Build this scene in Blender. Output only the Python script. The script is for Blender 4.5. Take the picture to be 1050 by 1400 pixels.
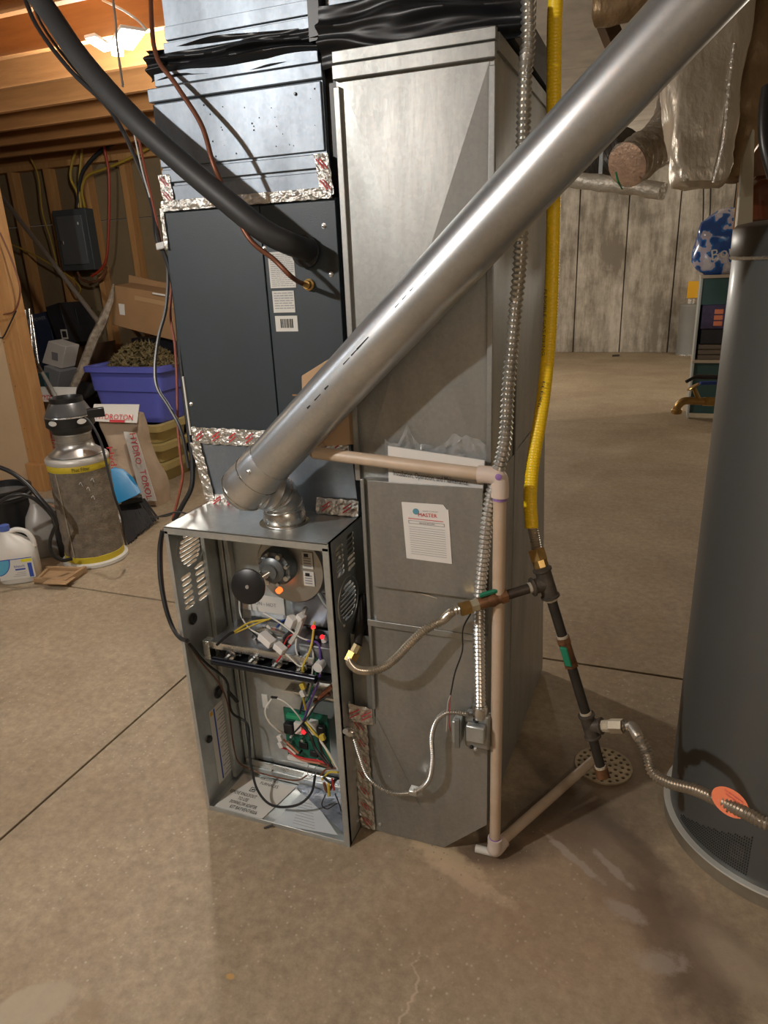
import bpy, bmesh, math, random
from mathutils import Vector, Matrix, noise, geometry
random.seed(7)
for o in list(bpy.data.objects): bpy.data.objects.remove(o)
PI = math.pi
S = bpy.context.scene
COL = S.collection

# ------------------------------------------------------------------ camera
F_PX = 960.4
PITCH, YAW, ROLL = .3388, -.3755, -.0434
CAM = Vector((1.0977, -1.3086, 1.4463))
FW = Vector((math.sin(YAW)*math.cos(PITCH), math.cos(YAW)*math.cos(PITCH), -math.sin(PITCH)))
_r0 = Vector((math.cos(YAW), -math.sin(YAW), 0)); _u0 = _r0.cross(FW)
RT = _r0*math.cos(ROLL) + _u0*math.sin(ROLL); UP = RT.cross(FW)
cd = bpy.data.cameras.new('camera'); cam = bpy.data.objects.new('camera', cd); COL.objects.link(cam)
cd.sensor_fit = 'VERTICAL'; cd.sensor_height = 24; cd.lens = F_PX/1400*24; cd.clip_start = .05
m = Matrix((RT, UP, -FW)).transposed().to_4x4(); m.translation = CAM; cam.matrix_world = m
S.camera = cam

# ------------------------------------------------------------------ world, lights, exposure
w = bpy.data.worlds.new('world'); S.world = w; w.use_nodes = True
w.node_tree.nodes['Background'].inputs[0].default_value = (1, .9, .78, 1)
w.node_tree.nodes['Background'].inputs[1].default_value = .17
S.view_settings.view_transform = 'Standard'; S.view_settings.look = 'None'
S.view_settings.exposure = .28; S.view_settings.gamma = 1; S.view_settings.use_curve_mapping = False
def lamp(name, loc, power, col, rad=.07, kind='POINT', size=.5, aim=None):
    l = bpy.data.lights.new(name, kind); l.energy = power; l.color = col
    if kind == 'AREA': l.size = size
    else: l.shadow_soft_size = rad
    o = bpy.data.objects.new(name, l); COL.objects.link(o); o.location = loc
    if aim: o.rotation_euler = (Vector(aim)-Vector(loc)).to_track_quat('-Z', 'Y').to_euler()
    return o
lamp('fill_left', (-2.6, -.9, 2.3), 16, (.82, .91, 1), .05)  # weak cool fill added from the left, no separate bulb known
lamp('ceiling_bulb_front', (-.72, -1.9, 2.35), 124, (.96, .96, .93), .04)
lamp('ceiling_bulb_near_right', (2.1, -1.9, 2.3), 26, (1, .88, .72), .08)
lamp('fill_far', (-1.2, 7.2, 1.9), 80, (1, .93, .82), .1)  # unseen fill added for the far room, low and hidden behind the duct
lamp('ceiling_bulb_far_right', (3.4, 7.0, 1.9), 60, (1, .92, .8), .1)
lamp('led_light_glow', (-1.12, 1.52, 2.24), 54, (1, .93, .84), .05)
lamp('fill_store', (-3.9, 1.2, 2.25), 7, (1, .84, .62), .1)  # dim warm fill added over the store area

# ------------------------------------------------------------------ placing helpers
def ray(x, y): return FW + RT*((x-525)/F_PX) - UP*((y-700)/F_PX)
def at(x, y, X=None, Y=None, Z=None, D=None):
    d = ray(x, y)
    if D is not None: return CAM + d*D
    if X is not None: return CAM + d*((X-CAM.x)/d.x)
    if Y is not None: return CAM + d*((Y-CAM.y)/d.y)
    return CAM + d*((Z-CAM.z)/d.z)
def V(*a): return Vector(a)

# ------------------------------------------------------------------ materials
MATS = {}
def mat(name, col, rough=.6, metal=0, noise_amt=0, scale=8, col2=None, bump=0, bscale=None, spec=.5, alpha=1, trans=0, emit=None, estr=0, stretch=None, detail=5, coat=0, rnoise=0):
    if name in MATS: return MATS[name]
    M = bpy.data.materials.new(name); M.use_nodes = True; nt = M.node_tree; b = nt.nodes['Principled BSDF']
    b.inputs['Base Color'].default_value = (*col, 1); b.inputs['Roughness'].default_value = rough; b.inputs['Metallic'].default_value = metal
    b.inputs['Specular IOR Level'].default_value = spec
    if coat: b.inputs['Coat Weight'].default_value = coat; b.inputs['Coat Roughness'].default_value = .15
    if alpha < 1: b.inputs['Alpha'].default_value = alpha
    if trans: b.inputs['Transmission Weight'].default_value = trans
    if emit: b.inputs['Emission Color'].default_value = (*emit, 1); b.inputs['Emission Strength'].default_value = estr
    tc = nt.nodes.new('ShaderNodeTexCoord'); src = tc.outputs['Object']
    if stretch:
        mp = nt.nodes.new('ShaderNodeMapping'); mp.inputs['Scale'].default_value = stretch; nt.links.new(src, mp.inputs[0]); src = mp.outputs[0]
    if noise_amt or col2 or rnoise:
        n = nt.nodes.new('ShaderNodeTexNoise'); n.inputs['Scale'].default_value = scale; n.inputs['Detail'].default_value = detail; n.inputs['Roughness'].default_value = .6
        nt.links.new(src, n.inputs['Vector'])
        cr = nt.nodes.new('ShaderNodeValToRGB'); cr.color_ramp.elements[0].position = .32; cr.color_ramp.elements[1].position = .68
        c2 = col2 or tuple(max(0, c*(1-noise_amt)) for c in col)
        cr.color_ramp.elements[0].color = (*c2, 1); cr.color_ramp.elements[1].color = (*col, 1)
        nt.links.new(n.outputs['Fac'], cr.inputs[0]); nt.links.new(cr.outputs[0], b.inputs['Base Color'])
        if rnoise:
            mr = nt.nodes.new('ShaderNodeMapRange'); mr.inputs[3].default_value = rough-rnoise; mr.inputs[4].default_value = rough+rnoise
            nt.links.new(n.outputs['Fac'], mr.inputs[0]); nt.links.new(mr.outputs[0], b.inputs['Roughness'])
    if bump:
        n2 = nt.nodes.new('ShaderNodeTexNoise'); n2.inputs['Scale'].default_value = bscale or scale*3; n2.inputs['Detail'].default_value = 6
        nt.links.new(src, n2.inputs['Vector'])
        bp = nt.nodes.new('ShaderNodeBump'); bp.inputs['Strength'].default_value = bump; bp.inputs['Distance'].default_value = .01
        nt.links.new(n2.outputs['Fac'], bp.inputs['Height']); nt.links.new(bp.outputs[0], b.inputs['Normal'])
    MATS[name] = M; return M

def galv(name, col=(.5, .53, .55), rough=.42, metal=.8, spangle=.16, streak=(1, 1, .25), bump=.05):
    """galvanised sheet: zinc spangle, cloudy oxide streaks"""
    M = bpy.data.materials.new(name); M.use_nodes = True; nt = M.node_tree; L = nt.links.new; N = nt.nodes.new; b = nt.nodes['Principled BSDF']
    tc = N('ShaderNodeTexCoord'); vo = N('ShaderNodeTexVoronoi'); vo.inputs['Scale'].default_value = 150; L(tc.outputs['Object'], vo.inputs['Vector'])
    mp = N('ShaderNodeMapping'); mp.inputs['Scale'].default_value = streak; L(tc.outputs['Object'], mp.inputs[0])
    n = N('ShaderNodeTexNoise'); n.inputs['Scale'].default_value = 7; n.inputs['Detail'].default_value = 7; n.inputs['Roughness'].default_value = .65; L(mp.outputs[0], n.inputs['Vector'])
    sx = N('ShaderNodeSeparateColor'); L(vo.outputs['Color'], sx.inputs[0])
    a = N('ShaderNodeMath'); a.operation = 'MULTIPLY'; a.inputs[1].default_value = spangle; L(sx.outputs[0], a.inputs[0])
    c = N('ShaderNodeMath'); c.operation = 'MULTIPLY_ADD'; c.inputs[1].default_value = .9; L(n.outputs['Fac'], c.inputs[0]); L(a.outputs[0], c.inputs[2])
    cr = N('ShaderNodeValToRGB'); cr.color_ramp.elements[0].position = .28; cr.color_ramp.elements[1].position = .75
    cr.color_ramp.elements[0].color = (*[x*.68 for x in col], 1); cr.color_ramp.elements[1].color = (*[min(1, x*1.15) for x in col], 1)
    L(c.outputs[0], cr.inputs[0]); L(cr.outputs[0], b.inputs['Base Color'])
    b.inputs['Metallic'].default_value = metal
    mr = N('ShaderNodeMapRange'); mr.inputs[3].default_value = rough+.12; mr.inputs[4].default_value = rough-.1; L(c.outputs[0], mr.inputs[0]); L(mr.outputs[0], b.inputs['Roughness'])
    bp = N('ShaderNodeBump'); bp.inputs['Strength'].default_value = bump; bp.inputs['Distance'].default_value = .02; L(n.outputs['Fac'], bp.inputs['Height']); L(bp.outputs[0], b.inputs['Normal'])
    MATS[name] = M; return M

G_DUCT = galv('galvanised_duct', (.38, .385, .37), .42, .75, .08)
G_PLEN = galv('galvanised_plenum', (.27, .31, .355), .45, .6, .06)  # cool tint of the lamplight worked into this bluish colour
G_FURN = galv('furnace_sheet_steel', (.58, .61, .6), .36, .72, .05, (1, 1, 1), .02)
G_FLUE = galv('flue_pipe_zinc', (.66, .68, .69), .33, .9, .06, (.4, .4, .4), 0)
G_DARK = galv('dull_steel', (.3, .31, .3), .45, .7, .05)
STEEL = mat('bright_steel', (.7, .7, .68), .28, 1, rnoise=.08, scale=30)
SCREW = mat('screw_zinc', (.75, .75, .74), .3, 1)
ARMOR = mat('spiral_armor_metal', (.62, .6, .55), .33, .9, .25, 20)
CSST = mat('corrugated_connector_steel', (.66, .6, .5), .3, .9, .3, 25)
BRASS = mat('brass', (.55, .36, .13), .35, .9, .35, 40)
BLACKPIPE = mat('black_iron_pipe', (.045, .038, .032), .5, .3, .3, 30, bump=.1)
IRON = mat('malleable_iron_fitting', (.12, .10, .08), .55, .4, .5, 30, bump=.2)
RUST = mat('rusty_copper', (.28, .14, .07), .5, .6, .5, 35)
DOPE = mat('pipe_thread_paste', (.55, .48, .36), .7, 0, .4, 60)
PVC = mat('aged_pvc', (.62, .5, .39), .42, 0, .12, 9, col2=(.5, .37, .25))
PVCF = mat('pvc_fitting', (.68, .57, .49), .4, 0, .1, 12)
PRIMER = mat('purple_primer', (.28, .16, .42), .5)
COIL = mat('slate_grey_paint', (.042, .055, .064), .42, .1, .12, 5, bump=.1, bscale=500)
HEATER = mat('charcoal_enamel', (.12, .125, .12), .42, .3, .06, 3, coat=.08)
HEATBAND = mat('heater_top_band', (.09, .09, .088), .38, .4)
RIM = mat('pan_rim_alloy', (.75, .75, .7), .35, .4)
PANM = mat('pan_side', (.33, .29, .22), .5, .3, .3, 12)
BLACK = mat('black_plastic', (.012, .012, .013), .35)
BLACKR = mat('black_rubber', (.015, .015, .016), .6)
FOAM = mat('black_foam_insulation', (.03, .03, .03), .55, 0, .25, 12)
POLY = mat('black_poly_sheet', (.007, .007, .008), .42, 0)
YELLOW = mat('yellow_gas_jacket', (.95, .64, .01), .4, 0, .08, 6)
GREEN = mat('green_valve_handle', (.01, .2, .11), .4)
PCB = mat('green_circuit_board', (.01, .14, .09), .45, 0, .3, 60)
WHITEP = mat('white_plastic', (.72, .71, .68), .4)
PAPER = mat('white_paper', (.74, .72, .68), .75)
LABEL = mat('printed_sticker', (.66, .65, .6), .5)
LABELB = mat('pale_blue_sticker', (.62, .67, .7), .4)
INK = mat('black_ink', (.02, .02, .02), .7)
INKG = mat('grey_ink', (.28, .28, .3), .7)
REDINK = mat('red_ink', (.6, .04, .05), .6)
BLUEINK = mat('blue_ink', (.03, .08, .4), .5)
ORANGE = mat('orange_tag_plastic', (.85, .16, .02), .5)
REDLED = mat('red_led', (.8, .02, .02), .4, emit=(1, .02, .03), estr=1.2)
ORLED = mat('glowing_orange_lamp', (.9, .2, .05), .4, emit=(1, .16, .03), estr=1.5)
FOIL = mat('crumpled_foil_tape', (.75, .73, .68), .3, .9, .2, 30, bump=1, bscale=60)
FOILD = mat('foil_duct_wrap', (.62, .57, .48), .36, .5, .18, 7, bump=.9, bscale=28, stretch=(1, 1, .45))
FOILB = mat('foil_wrap_amber', (.36, .25, .14), .42, .55, .3, 9, bump=.9, bscale=26, stretch=(1, 1, .4))
WOOD = mat('pine_stud', (.5, .27, .1), .65, 0, .25, 6, col2=(.4, .2, .07), stretch=(6, 6, .6), bump=.1, bscale=40)
JOIST = mat('fir_joist', (.44, .215, .075), .65, 0, .3, 5, col2=(.34, .16, .055), stretch=(.6, 6, 6), bump=.1, bscale=30)
SUBFL = mat('subfloor_board', (.3, .165, .07), .8, 0, .4, 9, bump=.1)
GCEIL = mat('grey_ceiling_board', (.68, .63, .56), .85, 0, .25, 6, bump=.2, bscale=30)
DRYW = mat('tan_drywall', (.56, .42, .26), .85, 0, .08, 3)
BACKB = mat('olive_backing_board', (.22, .16, .085), .85, 0, .15, 3)
CARD = mat('cardboard', (.33, .19, .085), .8, 0, .12, 5)
CARDL = mat('light_cardboard', (.5, .33, .19), .8, 0, .1, 6)
TOTE = mat('blue_tote_plastic', (.1, .12, .5), .45, 0, .1, 5)
TOTEY = mat('yellow_tote_plastic', (.5, .4, .16), .5, 0, .1, 5)
KRAFT = mat('kraft_bag_paper', (.5, .38, .27), .75, 0, .15, 7, bump=.5, bscale=14)
FILTER = mat('grey_filter_cloth', (.24, .2, .15), .95, 0, .4, 25, bump=.6, bscale=120)
YBAND = mat('yellow_band', (.6, .47, .03), .5)
DRY = mat('dry_plant', (.2, .15, .06), .8, 0, .6, 30)
DARKJ = mat('dark_carton', (.02, .022, .03), .5, 0, .4, 8)
NAVY = mat('navy_carton', (.02, .035, .08), .5, 0, .3, 6)
TEAL = mat('teal_shelf_paint', (.04, .11, .115), .55, 0, .15, 4)
GREYP = mat('grey_plastic_jug', (.4, .39, .36), .38, .1, .1, 8)
CANM = mat('grey_canister', (.33, .34, .33), .45, .2, .12, 5)
SAFETY = mat('orange_yellow_card', (.75, .4, .01), .6)
COPPER = mat('copper_tube', (.24, .09, .05), .45, .5, .3, 15)
BLUEP = mat('blue_dustpan_plastic', (.01, .28, .62), .4)
WOODC = mat('pale_wood_block', (.42, .27, .14), .7, 0, .2, 12)
CLEAR = mat('clear_film', (.8, .83, .85), .1, 0, alpha=.2, spec=1)
WALLF = mat('painted_block', (.5, .43, .34), .9, 0, .12, 2)

def concrete_floor():
    M = bpy.data.materials.new('worn_concrete_floor'); M.use_nodes = True; nt = M.node_tree; L = nt.links.new; N = nt.nodes.new; b = nt.nodes['Principled BSDF']
    g = N('ShaderNodeNewGeometry'); P = g.outputs['Position']
    def nz(sc, det=6, ro=.6, vec=P):
        n = N('ShaderNodeTexNoise'); n.inputs['Scale'].default_value = sc; n.inputs['Detail'].default_value = det; n.inputs['Roughness'].default_value = ro; L(vec, n.inputs['Vector']); return n.outputs['Fac']
    def ramp(f, p0, c0, p1, c1):
        r = N('ShaderNodeValToRGB'); r.color_ramp.elements[0].position = p0; r.color_ramp.elements[1].position = p1
        r.color_ramp.elements[0].color = (*c0, 1) if len(c0) == 3 else c0; r.color_ramp.elements[1].color = (*c1, 1); L(f, r.inputs[0]); return r.outputs[0]
    def mix(f, a, c, mode='MIX'):
        x = N('ShaderNodeMix'); x.data_type = 'RGBA'; x.blend_type = mode
        if isinstance(f, float): x.inputs[0].default_value = f
        else: L(f, x.inputs[0])
        for i, v in ((6, a), (7, c)):
            if isinstance(v, tuple): x.inputs[i].default_value = (*v, 1)
            else: L(v, x.inputs[i])
        return x.outputs[2]
    base = ramp(nz(1.3, 9, .68), .32, (.3, .232, .15), .68, (.46, .38, .27))
    fine = ramp(nz(34, 8, .78), .34, (.74, .73, .72), .66, (1.16, 1.15, 1.13))
    c = mix(1.0, base, fine, 'MULTIPLY')
    # pale aggregate specks
    vo = N('ShaderNodeTexVoronoi'); vo.inputs['Scale'].default_value = 60; L(P, vo.inputs['Vector'])
    sp = ramp(vo.outputs['Distance'], .1, (1, 1, 1), .24, (0, 0, 0)); area = ramp(nz(1.7, 3), .42, (0, 0, 0), .6, (1, 1, 1))
    sc_ = N('ShaderNodeSeparateColor'); L(vo.outputs['Color'], sc_.inputs[0]); pick = ramp(sc_.outputs[0], .45, (0, 0, 0), .6, (.6, .6, .6))
    c = mix(mix(1.0, mix(1.0, sp, area, 'MULTIPLY'), pick, 'MULTIPLY'), c, (.68, .61, .5))
    # stains: distance to points warped by noise
    def blob(x, y, rx, ry, rot, col, amt, hard=.3, nsc=6, amp=1.1):
        nonlocal c
        mp = N('ShaderNodeMapping'); mp.vector_type = 'TEXTURE'; mp.inputs['Location'].default_value = (x, y, 0); mp.inputs['Rotation'].default_value = (0, 0, rot); mp.inputs['Scale'].default_value = (rx, ry, 1)
        L(P, mp.inputs[0]); ln = N('ShaderNodeVectorMath'); ln.operation = 'LENGTH'; L(mp.outputs[0], ln.inputs[0])
        a = N('ShaderNodeMath'); a.operation = 'MULTIPLY_ADD'; a.inputs[1].default_value = amp; L(nz(nsc, 6, .65), a.inputs[0]); L(ln.outputs['Value'], a.inputs[2])
        f = 0
        mr = N('ShaderNodeMapRange'); mr.inputs[1].default_value = .95+amp/2+hard; mr.inputs[2].default_value = .95+amp/2-hard; mr.inputs[3].default_value = 0; mr.inputs[4].default_value = amt; L(a.outputs[0], mr.inputs[0])
        c = mix(mr.outputs[0], c, col)
    def bp(px, py, rx, ry, rot, col, amt, hard=.3, nsc=6, amp=1.1):
        q = at(px, py, Z=0); blob(q.x, q.y, rx, ry, rot, col, amt, hard, nsc, amp)
    DK = (.085, .062, .045)
    bp(815, 1075, .2, .2, 0, (.13, .085, .055), .6)                   # rust brown stain round the drain
    bp(760, 1120, .16, .12, .4, (.09, .06, .04), .7)
    bp(680, 1165, .12, .05, .3, (.05, .038, .028), .85)
    bp(850, 1190, .17, .1, -.9, (.2, .15, .11), .7)
    bp(900, 1265, .05, .2, .25, DK, .75, .4, 9, 2.0)                              # damp trail running to the lower right
    bp(960, 1330, .055, .2, .35, DK, .75, .4, 9, 2.0)
    bp(985, 1300, .14, .08, -.8, (.2, .155, .12), .6)
    bp(870, 1160, .12, .03, -.7, DK, .5)
    bp(780, 1170, .1, .012, -.62, (.5, .45, .4), .6, .2, 22, 2.6)              # pale mineral streaks
    bp(835, 1185, .07, .012, -.75, (.48, .43, .38), .55, .2, 22, 2.6)
    bp(855, 1245, .05, .022, -.4, (.48, .44, .39), .6, .25, 22, 2.6)
    bp(905, 1315, .05, .03, .2, (.46, .43, .38), .6, .25, 22, 2.6)
    bp(1010, 1320, .1, .05, -.7, (.55, .47, .34), .5, .4)
    bp(760, 1260, .36, .25, 0, (.42, .27, .17), .38, .5)              # orange cast of iron
    bp(600, 1165, .16, .03, -.35, (.6, .47, .3), .65, .3, 22, 2.6)             # cement crumbs by the boot
    bp(640, 1205, .12, .02, -.3, (.58, .44, .3), .6, .3, 22, 2.6)
    bp(315, 1335, .012, .008, 0, (.65, .38, .12), .8, .2)
    bp(45, 1375, .09, .055, .8, (.43, .37, .27), .8, .1)              # smooth patch in the near corner
    bp(120, 1385, .03, .03, .6, (.3, .23, .14), .6, .3)
    # crack with pale filler
    sx = N('ShaderNodeSeparateXYZ'); L(P, sx.inputs[0])
    nv = N('ShaderNodeTexNoise'); nv.noise_dimensions = '1D'; nv.inputs['Scale'].default_value = 9; nv.inputs['Detail'].default_value = 6; L(sx.outputs['Y'], nv.inputs['W'])
    t = N('ShaderNodeMath'); t.operation = 'MULTIPLY_ADD'; t.inputs[1].default_value = .14; L(nv.outputs['Fac'], t.inputs[0]); L(sx.outputs['X'], t.inputs[2])
    t2 = N('ShaderNodeMath'); t2.operation = 'MULTIPLY_ADD'; t2.inputs[1].default_value = .19; L(sx.outputs['Y'], t2.inputs[0]); L(t.outputs[0], t2.inputs[2])
    t3 = N('ShaderNodeMath'); t3.operation = 'SUBTRACT'; t3.inputs[1].default_value = .735; L(t2.outputs[0], t3.inputs[0])
    t4 = N('ShaderNodeMath'); t4.operation = 'ABSOLUTE'; L(t3.outputs[0], t4.inputs[0])
    t5 = N('ShaderNodeMapRange'); t5.inputs[1].default_value = .0045; t5.inputs[2].default_value = .001; t5.inputs[4].default_value = .75; L(t4.outputs[0], t5.inputs[0])
    yy = N('ShaderNodeMapRange'); yy.inputs[1].default_value = -.2; yy.inputs[2].default_value = -.3; L(sx.outputs['Y'], yy.inputs[0])
    t6 = N('ShaderNodeMath'); t6.operation = 'MULTIPLY'; L(t5.outputs[0], t6.inputs[0]); L(yy.outputs[0], t6.inputs[1])
    c = mix(t6.outputs[0], c, (.6, .49, .36))
    L(c, b.inputs['Base Color']); b.inputs['Roughness'].default_value = .62
    bpn = N('ShaderNodeBump'); bpn.inputs['Strength'].default_value = .35; bpn.inputs['Distance'].default_value = .004; L(nz(45, 6, .7), bpn.inputs['Height']); L(bpn.outputs[0], b.inputs['Normal'])
    return M
FLOORM = concrete_floor()
def concrete_wall():
    M = bpy.data.materials.new('board_formed_concrete'); M.use_nodes = True; nt = M.node_tree; L = nt.links.new; N = nt.nodes.new; b = nt.nodes['Principled BSDF']
    g = N('ShaderNodeNewGeometry'); mp = N('ShaderNodeMapping'); mp.inputs['Scale'].default_value = (1, 1, .18); L(g.outputs['Position'], mp.inputs[0])
    n = N('ShaderNodeTexNoise'); n.inputs['Scale'].default_value = 9; n.inputs['Detail'].default_value = 8; n.inputs['Roughness'].default_value = .7; L(mp.outputs[0], n.inputs['Vector'])
    n2 = N('ShaderNodeTexNoise'); n2.inputs['Scale'].default_value = 1.6; n2.inputs['Detail'].default_value = 8; n2.inputs['Roughness'].default_value = .7; L(g.outputs['Position'], n2.inputs['Vector'])
    a = N('ShaderNodeMath'); a.operation = 'ADD'; L(n.outputs['Fac'], a.inputs[0]); L(n2.outputs['Fac'], a.inputs[1])
    cr = N('ShaderNodeValToRGB'); cr.color_ramp.elements[0].position = .42; cr.color_ramp.elements[1].position = .6
    h = N('ShaderNodeMath'); h.operation = 'MULTIPLY'; h.inputs[1].default_value = .5; L(a.outputs[0], h.inputs[0])
    cr.color_ramp.elements[0].color = (.24, .21, .165, 1); cr.color_ramp.elements[1].color = (.6, .56, .48, 1)
    L(h.outputs[0], cr.inputs[0]); L(cr.outputs[0], b.inputs['Base Color']); b.inputs['Roughness'].default_value = .9
    bp = N('ShaderNodeBump'); bp.inputs['Strength'].default_value = .4; bp.inputs['Distance'].default_value = .01; L(n.outputs['Fac'], bp.inputs['Height']); L(bp.outputs[0], b.inputs['Normal'])
    return M
WALLC = concrete_wall()

# ------------------------------------------------------------------ mesh helpers
def tag(o, label=None, cat=None, group=None, kind=None):
    if label: o['label'] = label
    if cat: o['category'] = cat
    if group: o['group'] = group
    if kind: o['kind'] = kind
    return o
def empty(name, loc, label=None, cat=None, group=None, rot=(0, 0, 0), kind=None):
    o = bpy.data.objects.new(name, None); COL.objects.link(o); o.location = loc; o.rotation_euler = rot; o.empty_display_size = .05
    return tag(o, label, cat, group, kind)
def rootof(o):
    while o.parent: o = o.parent
    return o
def catmull(pts, n=8):
    P = [Vector(p) for p in pts]
    if len(P) < 3: return P
    P = [P[0]*2-P[1]] + P + [P[-1]*2-P[-2]]; out = []
    for i in range(1, len(P)-2):
        a, b, c, d = P[i-1:i+3]
        for k in range(n):
            t = k/n
            out.append(.5*((2*b)+(c-a)*t+(2*a-5*b+4*c-d)*t*t+(3*b-a-3*c+d)*t**3))
    out.append(P[-2]); return out
def resample(P, step):
    L = [0]
    for a, b in zip(P, P[1:]): L.append(L[-1]+(b-a).length)
    n = max(2, int(L[-1]/step)); out = []; j = 0
    for i in range(n+1):
        s = L[-1]*i/n
        while j < len(L)-2 and L[j+1] < s: j += 1
        t = (s-L[j])/max(1e-9, L[j+1]-L[j]); out.append(P[j].lerp(P[j+1], min(1, max(0, t))))
    return out
class MB:
    def __init__(s): s.v = []; s.f = []
    def add(s, v, f):
        n = len(s.v); s.v += [Vector(x) for x in v]; s.f += [[i+n for i in q] for q in f]; return s
    def box(s, a, b, rot=0, piv=None):
        (x0, y0, z0), (x1, y1, z1) = a, b
        v = [Vector((x, y, z)) for z in (z0, z1) for x, y in ((x0, y0), (x1, y0), (x1, y1), (x0, y1))]
        if rot:
            c = Vector(piv) if piv else Vector(((x0+x1)/2, (y0+y1)/2, 0)); R = Matrix.Rotation(rot, 3, 'Z')
            v = [R @ (q-c) + c for q in v]
        return s.add(v, [(3, 2, 1, 0), (4, 5, 6, 7), (0, 1, 5, 4), (1, 2, 6, 5), (2, 3, 7, 6), (3, 0, 4, 7)])
    def obox(s, c, ax, ay, az):     # centre + half axes
        c, ax, ay, az = map(Vector, (c, ax, ay, az))
        v = [c+ax*i+ay*j+az*k for k in (-1, 1) for i, j in ((-1, -1), (1, -1), (1, 1), (-1, 1))]
        return s.add(v, [(3, 2, 1, 0), (4, 5, 6, 7), (0, 1, 5, 4), (1, 2, 6, 5), (2, 3, 7, 6), (3, 0, 4, 7)])
    def beam(s, a, b, wd, th, up=(0, 0, 1)):
        a, b = Vector(a), Vector(b); d = (b-a); x = d.cross(Vector(up))
        if x.length < 1e-5: x = Vector((1, 0, 0))
        x.normalize(); y = x.cross(d).normalized()
        return s.obox((a+b)/2, d/2, x*wd/2, y*th/2)
    def ringsweep(s, P, R, n=12, cap=True, sq=None):
        P = [Vector(p) for p in P]
        t0 = (P[1]-P[0]).normalized(); u = t0.orthogonal().normalized(); base = len(s.v)
        for i, p in enumerate(P):
            t = ((P[min(i+1, len(P)-1)]-P[max(i-1, 0)])).normalized()
            if t.length < .5: t = t0
            u = (u - t*u.dot(t)).normalized(); wv = t.cross(u); r = R[i] if isinstance(R, (list, tuple)) else R
            for k in range(n):
                a = 2*PI*k/n; s.v.append(p+u*math.cos(a)*r+wv*math.sin(a)*r)
        for i in range(len(P)-1):
            for k in range(n):
                a = base+i*n+k; b2 = base+i*n+(k+1) % n; s.f.append([a, b2, b2+n, a+n])
        if cap:
            s.f.append([base+k for k in reversed(range(n))]); e = base+(len(P)-1)*n; s.f.append([e+k for k in range(n)])
        return s
    def tube(s, pts, r, n=10, seg=8, smooth=True):
        P = catmull(pts, seg) if smooth else [Vector(p) for p in pts]
        return s.ringsweep(P, r, n)
    def cyl(s, a, b, r, r2=None, n=20, cap=True):
        return s.ringsweep([a, b], [r, r if r2 is None else r2], n, cap)
    def corr(s, pts, r, pitch=.008, depth=.2, n=12):
        P = resample(catmull(pts, 12), pitch/4)
        R = [r*(1-depth*(.5-.5*math.cos(2*PI*i/4))) for i in range(len(P))]
        return s.ringsweep(P, R, n)
    def lathe(s, prof, c=(0, 0, 0), axis=(0, 0, 1), n=32):   # prof: (r,h)
        ax = Vector(axis).normalized(); u = ax.orthogonal().normalized(); w2 = ax.cross(u); c = Vector(c); base = len(s.v)
        for r, h in prof:
            for k in range(n):
                a = 2*PI*k/n; s.v.append(c+ax*h+(u*math.cos(a)+w2*math.sin(a))*max(r, 1e-5))
        for i in range(len(prof)-1):
            for k in range(n):
                a = base+i*n+k; b2 = base+i*n+(k+1) % n; s.f.append([a, b2, b2+n, a+n])
        if prof[0][0] > 1e-4: s.f.append([base+k for k in reversed(range(n))])
        if prof[-1][0] > 1e-4: s.f.append([base+(len(prof)-1)*n+k for k in range(n)])
        return s
    def prism(s, poly, d):          # 3D polygon extruded by vector d
        n = len(poly); P = [Vector(p) for p in poly]; d = Vector(d)
        return s.add(P+[p+d for p in P], [list(range(n))[::-1], [n+i for i in range(n)]]+[[i, (i+1) % n, (i+1) % n+n, i+n] for i in range(n)])
    def loft(s, secs, n=24):        # (cx,cy,z,rx,ry,exp,rot)
        base = len(s.v)
        for cx, cy, z, rx, ry, e, rot in secs:
            for k in range(n):
                a = 2*PI*k/n; ca, sa = math.cos(a), math.sin(a)
                x = math.copysign(abs(ca)**(2/e), ca)*rx; y = math.copysign(abs(sa)**(2/e), sa)*ry
                s.v.append(Vector((cx+x*math.cos(rot)-y*math.sin(rot), cy+x*math.sin(rot)+y*math.cos(rot), z)))
        for i in range(len(secs)-1):
            for k in range(n):
                a = base+i*n+k; b2 = base+i*n+(k+1) % n; s.f.append([a, b2, b2+n, a+n])
        s.f.append([base+k for k in reversed(range(n))]); s.f.append([base+(len(secs)-1)*n+k for k in range(n)])
        return s
    def holed(s, outer, holes, o, ax, ay, d):   # flat sheet (2D loops) with holes; o origin, ax/ay axes, d thickness vector
        vs = []; es = []
        loops = [outer]+holes
        for lp in loops:
            b = len(vs); vs += [Vector(p) for p in lp]; es += [(b+i, b+(i+1) % len(lp)) for i in range(len(lp))]
        r = geometry.delaunay_2d_cdt(vs, es, [], 1, 1e-6)
        ov, of = r[0], r[2]
        def inside(p, lp):
            c = False; j = len(lp)-1
            for i in range(len(lp)):
                xi, yi = lp[i]; xj, yj = lp[j]
                if (yi > p[1]) != (yj > p[1]) and p[0] < (xj-xi)*(p[1]-yi)/(yj-yi)+xi: c = not c
                j = i
            return c
        o, ax, ay, d = map(Vector, (o, ax, ay, d)); P = [o+ax*q[0]+ay*q[1] for q in ov]; n = len(P)
        F = []
        for t in of:
            cc = sum((ov[i] for i in t), Vector((0, 0)))/len(t)
            if inside(cc, outer) and not any(inside(cc, h) for h in holes): F.append(list(t))
        E = {}
        for t in F:
            for i in range(len(t)):
                E[(t[i], t[(i+1) % len(t)])] = 1
        side = [[a, b, b+n, a+n] for (a, b) in E if (b, a) not in E]
        return s.add(P+[p+d for p in P], [t[::-1] for t in F]+[[i+n for i in t] for t in F]+side)
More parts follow.
